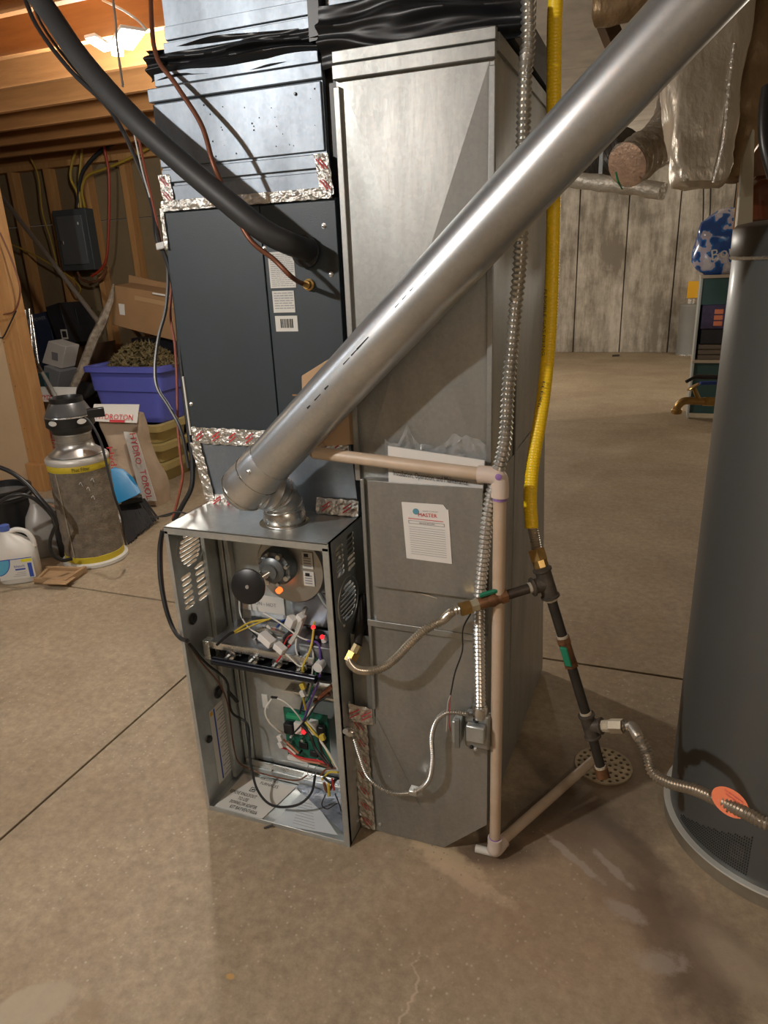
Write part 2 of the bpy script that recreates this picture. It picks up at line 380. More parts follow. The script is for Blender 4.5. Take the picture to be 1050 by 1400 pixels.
    def jitter(s, amp, sc=6, z=True):
        for p in s.v:
            q = noise.noise_vector(p*sc)*amp
            if not z: q.z = 0
            p += q
        return s
    def build(s, name, m, parent=None, smooth=40, bevel=0, local=False, label=None, kind=None, org=None, fix=True):
        me = bpy.data.meshes.new(name); o = bpy.data.objects.new(name, me); COL.objects.link(o)
        if parent:
            o.parent = parent; off = Vector((0, 0, 0)) if local else rootof(parent).location.copy()
        else:
            if org is None:
                zs = min(v.z for v in s.v); cx = sum(v.x for v in s.v)/len(s.v); cy = sum(v.y for v in s.v)/len(s.v); org = Vector((cx, cy, zs))
            off = Vector(org); o.location = off
        me.from_pydata([tuple(v-off) for v in s.v], [], s.f)
        if fix:
            bm = bmesh.new(); bm.from_mesh(me); bmesh.ops.recalc_face_normals(bm, faces=bm.faces); bm.to_mesh(me); bm.free()
        me.materials.append(m)
        if smooth:
            me.polygons.foreach_set('use_smooth', [True]*len(me.polygons)); me.set_sharp_from_angle(angle=math.radians(smooth))
        if bevel:
            b = o.modifiers.new('bevel', 'BEVEL'); b.width = bevel; b.segments = 2; b.limit_method = 'ANGLE'; b.angle_limit = math.radians(35)
        if label: o['label'] = label
        if kind: o['kind'] = kind
        return o
def text(body, o, xd, yd, height, m, parent, name='lettering', width=None, align='LEFT', label=None, lift=.0004, spacing=1):
    cu = bpy.data.curves.new('t', 'FONT'); cu.body = body; cu.size = 1; cu.align_x = align; cu.space_line = spacing; cu.resolution_u = 2
    to = bpy.data.objects.new('t', cu); COL.objects.link(to); dg = bpy.context.evaluated_depsgraph_get(); dg.update()
    me = bpy.data.meshes.new_from_object(to.evaluated_get(dg)); bpy.data.objects.remove(to)
    xd, yd = Vector(xd).normalized(), Vector(yd).normalized(); nd = xd.cross(yd)
    k = height/.72; kx = k
    if width:
        xs = [v.co.x for v in me.vertices]; kx = width/max(1e-6, max(xs)-min(xs))
    off = rootof(parent).location; Rinv = rootof(parent).rotation_euler.to_matrix().inverted()
    for v in me.vertices:
        p = Vector(o)+xd*v.co.x*kx+yd*v.co.y*k+nd*lift; v.co = Rinv @ (p-off)
    me.materials.clear(); me.materials.append(m)
    ob = bpy.data.objects.new(name, me); COL.objects.link(ob); ob.parent = parent
    if label: ob['label'] = label
    return ob
def screw(p, nrm, parent, r=.0045, m=None, name='screw', local=False):
    n = Vector(nrm).normalized(); mb = MB(); mb.lathe([(r*1.3, -.0005), (r*1.3, .001), (r, .001), (r, .0035), (r*.7, .0045)], p, n, 8)
    return mb.build(name, m or SCREW, parent, local=local)
def hexnut(mb, a, b, r, n=6): mb.cyl(a, b, r, n=n)
def rib(mb, P, r, t=.004, n=24):    # raised ring at each (point,dir)
    for p, d in P:
        d = Vector(d).normalized(); mb.lathe([(r, -t), (r+t*.8, -t*.5), (r+t*.8, t*.5), (r, t)], p, d, n)

# ================================================================== SETTING
FL = empty('floor', (0, 0, 0), kind='structure')
xs = [(-7, -.487), (-.479, 4.5)]; ys = [(-5, 1.08), (1.092, 5.28), (5.288, 10.6)]
for a in xs:
    for b in ys:
        mb = MB(); mb.box((a[0], b[0], -.1), (a[1], b[1], 0)); mb.build('slab', FLOORM, FL, bevel=.002)
MB().box((-7, -5, -.14), (4.5, 10.6, -.05)).build('slab_base', mat('joint_dirt', (.06, .045, .03), .9), FL)
# far concrete wall, cast in boards
WB = empty('wall_back', (0, 10.5, 0), kind='structure')
x = -5.07
while x < 4.5:
    MB().box((x+.008, 10.42, 0), (x+.692, 10.6, 2.6)).build('panel', WALLC, WB, bevel=.006); x += .7
MB().box((-5, 10.5, 0), (4.5, 10.62, 2.6)).build('core', WALLC, WB)
tag(MB().box((-7, -5.1, 0), (4.5, -5, 2.6)).build('wall_front', WALLF), kind='structure')
tag(MB().box((4.5, -5, 0), (4.6, 10.6, 2.6)).build('wall_right', WALLF), kind='structure')
tag(MB().box((-7.1, -5, 0), (-7, 4, 2.6)).build('wall_left', WALLF), kind='structure')
tag(MB().box((-2.6, 4.06, 0), (-2.5, 10.6, 2.6)).build('wall_passage', WALLF), kind='structure')
# ceiling
CE = empty('ceiling', (0, 0, 2.4), kind='structure')
MB().box((-7, -5, 2.62), (.2, 10.6, 2.68)).build('subfloor', SUBFL, CE)
for a, b in ((-.0, 2.2), (2.2, 4.1), (4.1, 6.4), (6.4, 8.6), (8.6, 10.6)):
    MB().box((.2, a+.006, 2.6), (4.5, b-.006, 2.66)).build('ceiling_board', GCEIL, CE)
MB().box((.2, -5, 2.6), (4.5, 0, 2.68)).build('subfloor', SUBFL, CE)
yj = -4.6
while yj < 4:
    MB().box((-7, yj, 2.385), (.18 if yj < 1.0 else -.6, yj+.04, 2.62)).jitter(.003, 1.5).build('joist', JOIST, CE, bevel=.002); yj += .406
for yb in (1.55, 2.77):   # blocking between joists
    pass
# stud wall with the electrical panel
WS = empty('wall_store', (-4, 3.98, 0), kind='structure')
MB().box((-7, 4.0, 0), (-2.5, 4.06, 1.9)).build('backing', BACKB, WS)
MB().box((-7, 4.0, 1.906), (-2.5, 4.06, 2.385)).build('backing', BACKB, WS)
x = -6.82
while x < -2.6:
    MB().box((x, 3.91, .04), (x+.055, 4.0, 2.34)).build('stud', WOOD, WS, bevel=.002); x += .406
MB().box((-7, 3.905, 2.34), (-2.5, 4.0, 2.385)).build('top_plate', WOOD, WS)
MB().box((-7, 3.905, 0), (-2.5, 4.0, .04)).build('bottom_plate', WOOD, WS)
# partition on the left
WP = empty('wall_partition', (-3.2, 2.4, 0), kind='structure')
MB().box((-3.1, 2.367, .0), (-2.94, 2.46, 2.385)).build('stud', WOOD, WP, bevel=.003)
MB().box((-5.5, 2.39, 0), (-3.1, 2.46, 2.385)).build('stud_frame', WOOD, WP)
MB().box((-5.5, 2.372, .02), (-3.103, 2.39, 1.22)).build('drywall_sheet', DRYW, WP)
MB().box((-5.5, 2.372, 1.224), (-3.103, 2.39, 2.38)).build('drywall_sheet', DRYW, WP)
MB().box((-3.09, 2.32, 0), (-2.945, 2.367, .2)).build('block', WOOD, WP, bevel=.003)
nb = MB()
for i in range(14):
    nb.lathe([(.004, 0), (.004, .0015)], (-3.08+.012*math.sin(i*7), 2.3668, .3+i*.15), (0, -1, 0), 6)
nb.build('nail_head', mat('nail_grey', (.15, .12, .09), .5, .5), WP, kind='stuff')

# ================================================================== FURNACE
W_, H_ = .445, .864
FU = empty('furnace', (.222, .36, 0), 'open galvanised gas furnace cabinet with its front door off, wiring exposed, at centre floor', 'furnace')
def circ(cx, cy, r, n=28): return [(cx+r*math.cos(2*PI*i/n), cy+r*math.sin(2*PI*i/n)) for i in range(n)]
def slot(cx, cy, hw, hh, tilt=0):
    p = [(-hw, -hh*.4), (-hw+hh, -hh), (hw-hh, -hh), (hw, -hh*.4), (hw, hh*.4), (hw-hh, hh), (-hw+hh, hh), (-hw, hh*.4)]
    return [(cx+a, cy+b+a*tilt) for a, b in p]
def circslots(cx, cy, r, n=7, hh=.0048):
    o = []
    for i in range(n):
        y = (i-(n-1)/2)*(2*r*.86/n); hw = math.sqrt(max(0, (r*.86)**2-y*y))
        if hw > .008: o.append(slot(cx, cy+y, hw, hh))
    return o
def colslots(cx, z0, z1, n, hw=.021, hh=.0055): return [slot(cx, z0+(z1-z0)*i/(n-1), hw, hh) for i in range(n)]
D_ = .72
# left side panel (inner face seen), sheet 2D coords (y,z)
hL = circslots(.084, .771, .052, 8, .0042)+colslots(.052, .622, .705, 6)+colslots(.112, .62, .712, 6)
hL += [circ(.052, .583, .014, 12), circ(.115, .316, .016, 12), circ(.046, .206, .009, 10)]
MB().holed([(0, 0), (D_, 0), (D_, H_), (0, H_)], hL, (0, 0, 0), (0, 1, 0), (0, 0, 1), (.003, 0, 0)).build('side_panel', G_FURN, FU, smooth=0)
hR = circslots(.086, .682, .055, 8, .0042)+colslots(.054, .767, .832, 6)+colslots(.118, .757, .838, 7)
MB().holed([(0, 0), (D_, 0), (D_, H_), (0, H_)], hR, (W_-.003, 0, 0), (0, 1, 0), (0, 0, 1), (.003, 0, 0)).build('side_panel', G_FURN, FU, smooth=0)
for X0, yc, zc, r in ((.003, .084, .771, .056), (W_, .086, .682, .059)):
    MB().ringsweep([(X0, yc+r*math.cos(a*PI/16), zc+r*math.sin(a*PI/16)) for a in range(33)], .0016, 6, False).build('louvre_ring', G_FURN, FU)
for p, r in (((.004, .052, .583), .016), ((.004, .115, .316), .018), ((.004, .046, .206), .011)):
    MB().lathe([(r, 0), (r, .004), (r*.7, .007), (r*.6, .006)], p, (1, 0, 0), 16).build('hole_plug', BLACK, FU)
# top with hole for the vent
MB().holed([(0, 0), (W_, 0), (W_, .22), (0, .22)], [circ(.278, .109, .062)], (0, -.002, H_), (1, 0, 0), (0, 1, 0), (0, 0, -.003)).build('top_panel', G_FURN, FU, smooth=0)
mb = MB(); mb.box((0, .218, H_-.003), (W_, D_, H_)); mb.build('top_rear_panel', G_FURN, FU)
MB().box((0, -.002, H_-.02), (W_, .001, H_)).build('top_lip', G_FURN, FU, bevel=.001)
MB().box((0, D_-.003, 0), (W_, D_, H_)).build('back_panel', G_FURN, FU)
MB().box((0, 0, 0), (W_, D_, .004)).build('bottom_panel', G_FURN, FU)
MB().box((0, -.001, 0), (W_, .002, .014)).build('bottom_lip', G_FURN, FU, bevel=.001)
# folded flanges on the front edges
mb = MB(); mb.box((0, -.002, .0), (.011, 0, H_-.012)); mb.box((0, 0, 0), (.0045, .012, H_)); mb.build('front_flange', G_FURN, FU, bevel=.0008)
mb = MB(); mb.box((W_-.016, -.002, .0), (W_, 0, H_-.012)); mb.box((W_-.0045, 0, 0), (W_, .012, H_)); mb.build('front_flange', G_FURN, FU, bevel=.0008)
# inner wall: vestibule panel and blower door, folded channels on the left
MB().box((.03, .2, .44), (W_-.003, .203, H_-.004)).build('vestibule_panel', G_FURN, FU)
MB().box((.055, .185, .045), (W_-.003, .19, .425)).build('blower_door', G_FURN, FU, bevel=.002)
for a in (.004, .022, .04):
    MB().box((a, .178-.05*(a < .01), .01), (a+.014, .2, H_-.004)).build('corner_channel', G_FURN, FU, bevel=.002)
MB().box((.004, .165, .004), (W_-.004, .2, .03)).build('blower_rail', G_FURN, FU, bevel=.002)
MB().box((.03, .17, .03), (W_-.02, .176, .05)).build('blower_rail', STEEL, FU, bevel=.002)
MB().box((.004, .1, .425), (W_-.004, .2, .44)).build('deck_shelf', G_FURN, FU)
MB().box((.355, .15, .12), (.42, .185, .40)).build('board_bracket', G_FURN, FU, bevel=.002)
MB().box((.2, .155, .33), (.40, .185, .336)).build('board_shelf', STEEL, FU)
# inducer blower
IH = MB().lathe([(.098, 0), (.1, .01), (.1, .05), (.094, .06), (.03, .062), (.001, .062)], (.26, .2, .72), (0, -1, 0), 40).build('inducer_housing', mat('inducer_steel', (.4, .39, .36), .38, .8, .15, 6), FU)
MB().ringsweep([(.26+.1*math.cos(a*PI/20), .165, .72+.1*math.sin(a*PI/20)) for a in range(41)], .004, 6, False).build('housing_seam', STEEL, IH)
MB().box((.335, .15, .76), (.42, .2, .83)).build('outlet_neck', G_DARK, IH, bevel=.006)
for z0, z1 in ((.728, .773), (.68, .72)):
    lb = MB().box((.3, .1365, z0), (.33, .138, z1)).build('label_sticker', LABEL, IH)
    q = MB()
    for i in range(4): q.box((.304, .1358, z0+.006+i*.007), (.324, .1366, z0+.009+i*.007))
    q.build('label_print', INKG, IH)
    MB().box((.306, .1358, z1-.013), (.318, .1366, z1-.004)).build('label_code', INK, IH)
MO = MB().lathe([(.05, 0), (.05, .018), (.044, .026), (.044, .032), (.034, .034), (.034, .044), (.026, .05), (.012, .052)], (.235, .138, .732), (0, -1, 0), 32).build('inducer_motor', mat('motor_grey', (.2, .22, .23), .4, .6, .3, 25), IH)
for i in range(8):
    a = i*PI/4+.3; c = V(.235+.041*math.cos(a), .108, .732+.041*math.sin(a)); MB().cyl(c, c+V(0, -.014, 0), .007 if i % 2 else .005, n=10).build('motor_bolt', STEEL, MO)
MB().lathe([(.02, 0), (.02, .02)], (.235, .1, .732), (0, -1, 0), 24).build('winding', G_DARK, MO)
MB().cyl((.235, .09, .732), at(343, 799, Y=.05), .009, n=12).build('motor_shaft', STEEL, MO)
dax = V(.12, -.95, .22).normalized()
DI = MB().lathe([(.006, 0), (.043, .002), (.045, .005), (.045, .009), (.041, .0115), (.004, .0125), (.001, .0125)], at(341, 801, Y=.045), dax, 40).build('cooling_disc', BLACK, FU, label='round black cooling fan disc on the inducer motor')
MB().lathe([(.005, 0), (.005, .002)], Vector(at(341, 801, Y=.045))+dax*.0125, dax, 10).build('disc_hub', SCREW, DI)
MB().lathe([(.008, 0), (.008, .01), (.005, .012)], at(383, 806, Y=.11), (0, -1, 0), 14).build('indicator_lamp', ORLED, FU)
MB().tube([(.33, .15, .66), (.37, .13, .63), (.40, .12, .68), (.41, .14, .76), (.4, .16, .82)], .006, 8).build('pressure_tube', G_DARK, FU)
MB().lathe([(.032, 0), (.032, .025), (.02, .03)], (.39, .19, .62), (0, -1, 0), 20).build('pressure_switch', BLACK, FU)
# burner assembly
MB().box((.045, .06, .515), (.30, .2, .519)).build('burner_tray', mat('tray_steel', (.36, .37, .4), .3, .9, .1, 5), FU, bevel=.001)
MB().box((.045, .055, .5), (.35, .062, .519)).build('tray_lip', STEEL, FU)
MB().cyl(at(291, 903, Y=.03), at(432, 929, Y=.03), .011, n=16).build('gas_manifold', mat('manifold_black', (.01, .012, .02), .25, .4), FU)
MB().box((.05, .045, .462), (.40, .12, .468)).build('manifold_plate', BLACK, FU)
for i in range(4):
    c = V(.105+i*.07, .054, .488)
    bn = MB().lathe([(.0135, 0), (.016, .004), (.011, .02), (.009, .05)], c, (0, 1, 0), 14).build('burner', STEEL, FU)
    MB().box((c.x-.022, .07, .478), (c.x+.022, .1, .484)).build('burner_wing', G_DARK, bn, bevel=.002)
    MB().lathe([(.006, 0), (.006, .018)], c-V(0, .02, 0), (0, 1, 0), 6).build('orifice', G_DARK, bn)
MB().box((.03, .045, .47), (.05, .07, .525)).build('tray_bracket', STEEL, FU, bevel=.001)
GV = MB().box((.30, .075, .47), (.395, .16, .545)).build('gas_valve', mat('cast_valve_grey', (.16, .17, .18), .4, .5), FU, bevel=.004)
MB().lathe([(.019, 0), (.02, .012), (.014, .018)], (.345, .11, .545), (0, 0, 1), 18).build('valve_knob', BLACK, GV)
MB().lathe([(.012, 0), (.012, .02), (.008, .022)], (.325, .075, .51), (0, -1, 0), 12).build('regulator_cap', STEEL, GV)
MB().lathe([(.013, 0), (.013, .025)], (.365, .075, .5), (0, -1, 0), 12).build('solenoid', WHITEP, GV)
MB().box((.17, .09, .519), (.25, .16, .545)).build('igniter_box', G_DARK, FU, bevel=.003)
MB().tube([(.15, .11, .52), (.17, .1, .545), (.2, .1, .557), (.235, .11, .545), (.25, .12, .52)], .008, 8).build('crossover_tube', STEEL, FU)
for c, s, nm, m_ in ((at(365, 874, Y=.065), (.022, .012, .012), 'wire_connector', WHITEP), (at(383, 886, Y=.055), (.016, .01, .01), 'wire_connector', WHITEP), (at(398, 850, Y=.11), (.012, .01, .02), 'terminal_block', WHITEP), (at(409, 850, Y=.12), (.01, .01, .028), 'igniter_body', WHITEP)):
    MB().obox(c, V(1, -.3, -.45).normalized()*s[0], V(.3, 1, 0).normalized()*s[1], V(.45, 0, 1).normalized()*s[2]*.8).build(nm, m_, FU, bevel=.0015)
for c in (at(429, 857, Y=.11), at(441, 870, Y=.09)): MB().lathe([(.0055, 0), (.0055, .006)], c, (0, -1, 0), 8).build('flame_indicator', REDLED, FU)
MB().box((.22, .196, .53), (.4, .2, .63)).build('heat_shield', mat('pale_shield', (.5, .53, .58), .3, .5), FU)
MB().box((.055, .195, .55), (.2, .199, .6)).build('warning_label', LABEL, FU)
text('CAUTION - HOT', (.065, .1945, .57), (1, 0, 0), (0, 0, 1), .012, INKG, FU, width=.11)
MB().box((.09, .196, .5), (.4, .2, .53)).build('burner_back_plate', BLACK, FU)
# control board
p0 = at(388, 966, Y=.14); pB = at(388, 1036, Y=.14); p1 = at(447, 968, Y=.14)
CB = MB().box((p0.x, .136, pB.z), (p1.x, .14, p0.z)).build('control_board', PCB, FU)
bx0, bx1, bz0, bz1 = p0.x, p1.x, pB.z, p0.z; bw, bh = bx1-bx0, bz1-bz0
def comp(u0, v0, u1, v1, t, name, m_, bev_=.001):
    return MB().box((bx0+u0*bw, .136-t, bz0+v0*bh), (bx0+u1*bw, .136, bz0+v1*bh)).build(name, m_, CB, bevel=bev_)
comp(.05, .6, .25, .78, .02, 'relay', BLACK); comp(.28, .62, .45, .82, .016, 'relay', WHITEP); comp(.62, .68, .8, .9, .02, 'relay', WHITEP); comp(.82, .5, .97, .85, .02, 'transformer', BLACK, .003)
comp(.3, .3, .5, .42, .004, 'microchip', BLACK); comp(.55, .2, .72, .3, .006, 'microchip', BLACK); comp(.02, .05, .5, .12, .01, 'terminal_strip', WHITEP); comp(.1, .86, .6, .93, .012, 'terminal_strip', mat('green_connector', (.02, .3, .14), .4))
for i in range(9):
    u, v = random.uniform(.08, .9), random.uniform(.15, .8)
    MB().cyl((bx0+u*bw, .136, bz0+v*bh), (bx0+u*bw, .122, bz0+v*bh), random.choice([.003, .0045]), n=8).build('capacitor', random.choice([BLACK, STEEL, WHITEP, PCB]), CB)
MB().lathe([(.006, 0), (.006, .006), (.003, .008)], at(416, 1000, Y=.118), (0, -1, 0), 10).build('status_led', REDLED, CB)
# labels in the cabinet
LS = MB().box((.0035, .062, .035), (.0042, .165, .283)).build('wiring_diagram', LABEL, FU, label='tall white wiring diagram sticker with a blue stripe')
MB().box((.0043, .082, .04), (.0046, .088, .28)).build('blue_stripe', BLUEINK, LS)
q = MB()
for i in range(22): q.box((.0043, .094+.01*(i % 3), .045+i*.0105), (.0046, .094+.01*(i % 3)+.035+.02*random.random(), .048+i*.0105))
q.build('diagram_print', INKG, LS, kind='stuff')
MB().box((.0043, .066, .265), (.0046, .078, .278)).build('warning_mark', SAFETY, LS)
def poly_on_floor(pts, z, m_, name, par):
    P = [at(*p, Z=z) for p in pts]; return MB().prism(P, (0, 0, .0006)).build(name, m_, par)
K = poly_on_floor([(292, 1104), (333, 1058), (405, 1076), (356, 1122)], .006, LABEL, 'knockout_label', FU)
K2 = poly_on_floor([(372, 1126), (418, 1078), (462, 1142)], .006, LABELB, 'instruction_sheet', FU)
poly_on_floor([(405, 1076), (418, 1060), (468, 1085), (470, 1140), (440, 1110)], .0075, mat('crumpled_film', (.33, .37, .44), .25, .3, .5, 20, bump=.8, bscale=30), 'plastic_sheet', FU)
xd = (at(356, 1122, Z=.01)-at(292, 1104, Z=.01)).normalized(); yd = V(-xd.y, xd.x, 0)
for i, t_ in enumerate(['REMOVE KNOCKOUT', 'TO USE', 'DOWNFLOW ADAPTER', 'KIT BAYVENT400A']):
    c = at(331, 1087.5+i*7.2, Z=.0068)+yd*0; text(t_, c, xd, yd, .0135, INK, K, width=.088 if i != 1 else .034, align='CENTER')
for i, t_ in enumerate(['BOX NOT', 'FOR LOW HEX', 'FURNACES']):
    c = at(367, 1062+i*6.5, Z=.0068); text(t_, c, xd, yd, .012, INK, K, width=.06, align='CENTER')
cc = at(346, 1079.5, Z=.0068)
q = MB()
for a, b, c2, d2 in ((-.009, -.009, .009, -.007), (-.009, .007, .009, .009), (-.009, -.007, -.007, .007), (.007, -.007, .009, .007), (-.004, -.004, 0, .002), (.001, -.002, .005, .004)):
    P = [cc+xd*u+yd*v for u, v in ((a, b), (c2, b), (c2, d2), (a, d2))]; q.prism(P, (0, 0, .0003))
q.build('icon_print', INK, K)
q = MB()
for i in range(9):
    c = at(418, 1098+i*4, Z=.0067); P = [c+xd*u+yd*v for u, v in ((-.02-i*.0025, 0), (.02+.001*i, 0), (.02+.001*i, .0012), (-.02-i*.0025, .0012))]; q.prism(P, (0, 0, .0003))
q.build('sheet_print', INKG, K2, kind='stuff')
MB().box((.103, .183, .24), (.122, .1845, .285)).build('small_label', LABEL, FU)
for z in (.03, .2, .4, .62, .8): screw((W_, .055, z+.01), (1, 0, 0), FU)
for p in ((.012, .012, .5), (.012, .012, .1)): pass
# wires
def wire(pts, r, m_, name='wire', par=FU, label=None):
    return MB().tube([at(a, b, Y=c) for a, b, c in pts], r, 7, 6).build(name, m_, par, label=label)
WW = mat('white_wire', (.7, .68, .62), .45); WY = mat('yellow_wire', (.6, .45, .06), .45); WB_ = BLACK; WR = mat('red_wire', (.5, .03, .03), .45); WP_ = mat('purple_wire', (.1, .05, .25), .45); WBR = mat('brown_wire', (.16, .06, .03), .45); WG = mat('green_wire', (.02, .2, .08), .45); WBL = mat('blue_wire', (.03, .08, .35), .45); WP2 = mat('salmon_wire', (.5, .2, .12), .5)
wires = [
 ([(327, 820, .16), (329, 840, .15), (340, 858, .1), (356, 868, .07)], .0022, WW), ([(330, 822, .15), (333, 850, .13), (352, 871, .07)], .0018, WB_),
 ([(296, 882, .03), (312, 868, .05), (320, 864, .06)], .0035, WB_), ([(320, 864, .06), (342, 851, .1), (368, 847, .12)], .003, WY), ([(320, 866, .06), (350, 853, .1), (372, 845, .12)], .0022, WY),
 ([(360, 838, .12), (385, 853, .1), (405, 868, .09), (420, 875, .09), (445, 878, .1)], .002, WW), ([(372, 876, .07), (395, 898, .05), (410, 911, .05), (418, 906, .06)], .0022, WW),
 ([(405, 871, .09), (405, 890, .07), (414, 908, .06)], .002, WW), ([(387, 884, .06), (395, 870, .09), (410, 865, .1)], .002, WR),
 ([(430, 850, .12), (425, 885, .07), (414, 912, .05), (415, 930, .05), (414, 950, .07), (418, 970, .09)], .003, WY),
 ([(420, 876, .09), (435, 880, .08), (438, 900, .07), (436, 930, .06), (424, 960, .08), (415, 985, .1)], .003, WP_),
 ([(422, 880, .09), (428, 893, .07), (427, 920, .06), (422, 950, .08)], .0022, WW), ([(437, 890, .08), (438, 920, .06), (428, 955, .08)], .002, WW), ([(432, 900, .07), (431, 925, .06), (420, 958, .08)], .0018, WG),
 ([(372, 955, .1), (363, 970, .09), (367, 985, .09), (380, 998, .1), (390, 1003, .12)], .003, WW), ([(374, 953, .1), (390, 960, .1), (405, 975, .1), (414, 988, .11)], .0022, WW), ([(371, 953, .1), (379, 954, .1)], .0035, WB_),
 ([(452, 950, .1), (435, 960, .09), (425, 975, .09), (413, 990, .1), (402, 1002, .11)], .0025, WB_), ([(440, 955, .1), (425, 970, .09), (419, 985, .1)], .0025, WW),
 ([(416, 985, .1), (428, 1000, .09), (440, 1015, .09), (460, 1050, .08)], .003, WY), ([(420, 985, .1), (428, 995, .1), (436, 1010, .09), (450, 1030, .08), (462, 1052, .07)], .003, WW),
 ([(412, 990, .1), (424, 1005, .09), (432, 1025, .08), (448, 1045, .07)], .0045, WB_), ([(423, 993, .1), (434, 1008, .09), (441, 1030, .08), (455, 1050, .07)], .004, WB_),
 ([(392, 1018, .12), (398, 1030, .11), (415, 1037, .1), (435, 1040, .09), (450, 1046, .08)], .003, WR), ([(392, 1022, .12), (405, 1034, .11), (425, 1040, .1), (452, 1050, .08)], .003, WBR), ([(394, 1026, .12), (410, 1038, .1), (438, 1044, .09)], .003, WP2),
 ([(438, 1060, .07), (446, 1052, .07), (460, 1050, .07)], .003, WBR), ([(440, 1066, .07), (450, 1056, .07), (462, 1056, .06)], .003, WY), ([(442, 1062, .06), (452, 1070, .06), (462, 1064, .06)], .0035, WB_),
 ([(443, 1070, .05), (447, 1082, .05), (452, 1078, .06), (458, 1066, .06)], .004, WBR), ([(449, 1072, .05), (450, 1088, .05)], .004, WY), ([(454, 1065, .05), (457, 1080, .05)], .003, WR),
 ([(445, 1086, .05), (440, 1100, .05), (448, 1106, .05), (462, 1098, .05), (466, 1108, .05)], .0016, WB_), ([(458, 1085, .05), (464, 1100, .05), (468, 1112, .04)], .0015, WB_),
 ([(424, 1040, .1), (420, 1052, .1), (424, 1062, .1), (432, 1048, .1)], .001, INKG), ([(434, 1046, .1), (430, 1060, .09), (416, 1068, .08)], .001, INKG),
 ([(384, 1008, .11), (392, 1015, .11), (400, 1022, .11), (408, 1030, .11)], .003, WP2), ([(384, 1015, .11), (396, 1024, .11), (404, 1031, .11)], .003, WW), ([(385, 1022, .11), (398, 1026, .11)], .003, WR),
 ([(422, 935, .08), (414, 958, .09), (410, 975, .1)], .003, WB_), ([(428, 930, .08), (424, 950, .08), (412, 970, .1)], .0028, WBL), ([(454, 938, .1), (440, 950, .1), (436, 955, .1)], .006, WP2), ([(450, 948, .1), (440, 955, .1), (430, 960, .1)], .006, WBR),
]
for p, r, m_ in wires: wire(p, r, m_)
for a, b, Y_, m_ in ((383, 1009, .1, WHITEP), (384, 1018, .1, WHITEP), (414, 938, .05, WY), (414, 948, .06, LABEL), (441, 1008, .09, WY), (443, 874, .1, WHITEP)):
    MB().obox(at(a, b, Y=Y_), V(.006, 0, .003), V(0, .005, 0), V(-.003, 0, .008)).build('wire_sleeve' if m_ != WHITEP else 'wire_connector', m_, FU, bevel=.001)
wire([(365, 855, .1), (372, 862, .1), (380, 866, .11), (384, 858, .13)], .004, WW); wire([(378, 858, .1), (388, 848, .13), (398, 852, .13)], .003, WBL)
wire([(397, 880, .08), (408, 862, .1), (415, 840, .13), (418, 832, .16)], .0075, mat('igniter_sleeve', (.5, .49, .45), .4, .3), 'igniter_lead')
wire([(378, 905, .05), (388, 892, .06), (398, 880, .08)], .0025, WR)
# cord coming through the side hole and looping over the floor
wire([(259, 880, .02), (280, 905, .05), (309, 930, .1), (313, 955, .12), (318, 975, .13), (338, 990, .13), (341, 1020, .12), (343, 1045, .1), (352, 1080, .06), (372, 1101, .04), (405, 1101, .04), (425, 1085, .06), (431, 1060, .08)], .0035, BLACKR, 'power_cord', label='black cord looping across the cabinet floor')
wire([(259, 880, .02), (275, 905, .05), (300, 935, .1), (312, 965, .12), (318, 1010, .13), (325, 1040, .14), (345, 1053, .13), (375, 1062, .12), (405, 1067, .1), (420, 1060, .1)], .0022, WBR, 'thermostat_wire')
wire([(312, 945, .12), (325, 960, .13)], .005, BLACKR, 'cord_bundle')

# flexible metal cable (whip) to the switch box
AC = MB().corr([at(472, 1000, Y=-.0)]+[at(*q, Y=.03) for q in [(476, 998), (484, 1010), (491, 1032), (503, 1062), (525, 1080), (545, 1085), (570, 1081), (586, 1067), (591, 1040), (590, 1008), (597, 985), (612, 974), (632, 975), (640, 976)]], .0068, .0055, .3, 10).build('armored_cable', ARMOR)
tag(AC, 'thin armored cable looping from furnace side to metal switch box', 'cable')
MB().lathe([(.012, -.01), (.013, 0), (.013, .012), (.009, .02)], at(474, 1000, X=.447), (1, 0, 0), 12).build('cable_connector', STEEL, AC)
MB().obox(at(566, 1081, Y=.035), V(.011, 0, 0), V(0, .012, 0), V(0, 0, .007)).build('cable_clamp', STEEL, AC, bevel=.002)

# ================================================================== FLUE
f0, f1 = V(.232, .02, .972), V(1.109, -.028, 1.783); fd = (f1-f0).normalized(); f2 = f0+fd*1.55
FP = empty('flue_pipe', f0, 'large shiny galvanised flue pipe slanting from furnace top to upper right', 'pipe')
R_F = .0525
MB().cyl(f0+fd*.07, f2, R_F, n=64).build('pipe_length', G_FLUE, FP, smooth=60)
mk = MB(); side = fd.cross(V(0, 1, 0)).normalized()
seam_u = (side*.2+V(0, -1, 0)*.98).normalized()
for s_, l_, wd in ((.48, .035, .0035), (.455, .02, .003), (.43, .02, .0025), (.33, .02, .0025), (.3, .01, .004), (.36, .012, .004), (.58, .012, .002), (.6, .012, .002), (.62, .01, .002), (.66, .016, .0016), (.7, .01, .0015)):
    aN = (V(0, -1, 0)*.93+V(0, 0, 1)*.36*(1 if s_ > .4 else .55)); aN = (aN-fd*aN.dot(fd)).normalized(); tN = fd.cross(aN)
    c = f0+fd*s_+aN*(R_F+.0002); P = [c-fd*l_/2-tN*wd/2, c+fd*l_/2-tN*wd*.2, c+fd*l_/2+tN*wd*.4, c-fd*l_/2+tN*wd/2]; mk.prism(P, aN*.0002)
mk.build('scuff_mark', INK, FP, kind='stuff')
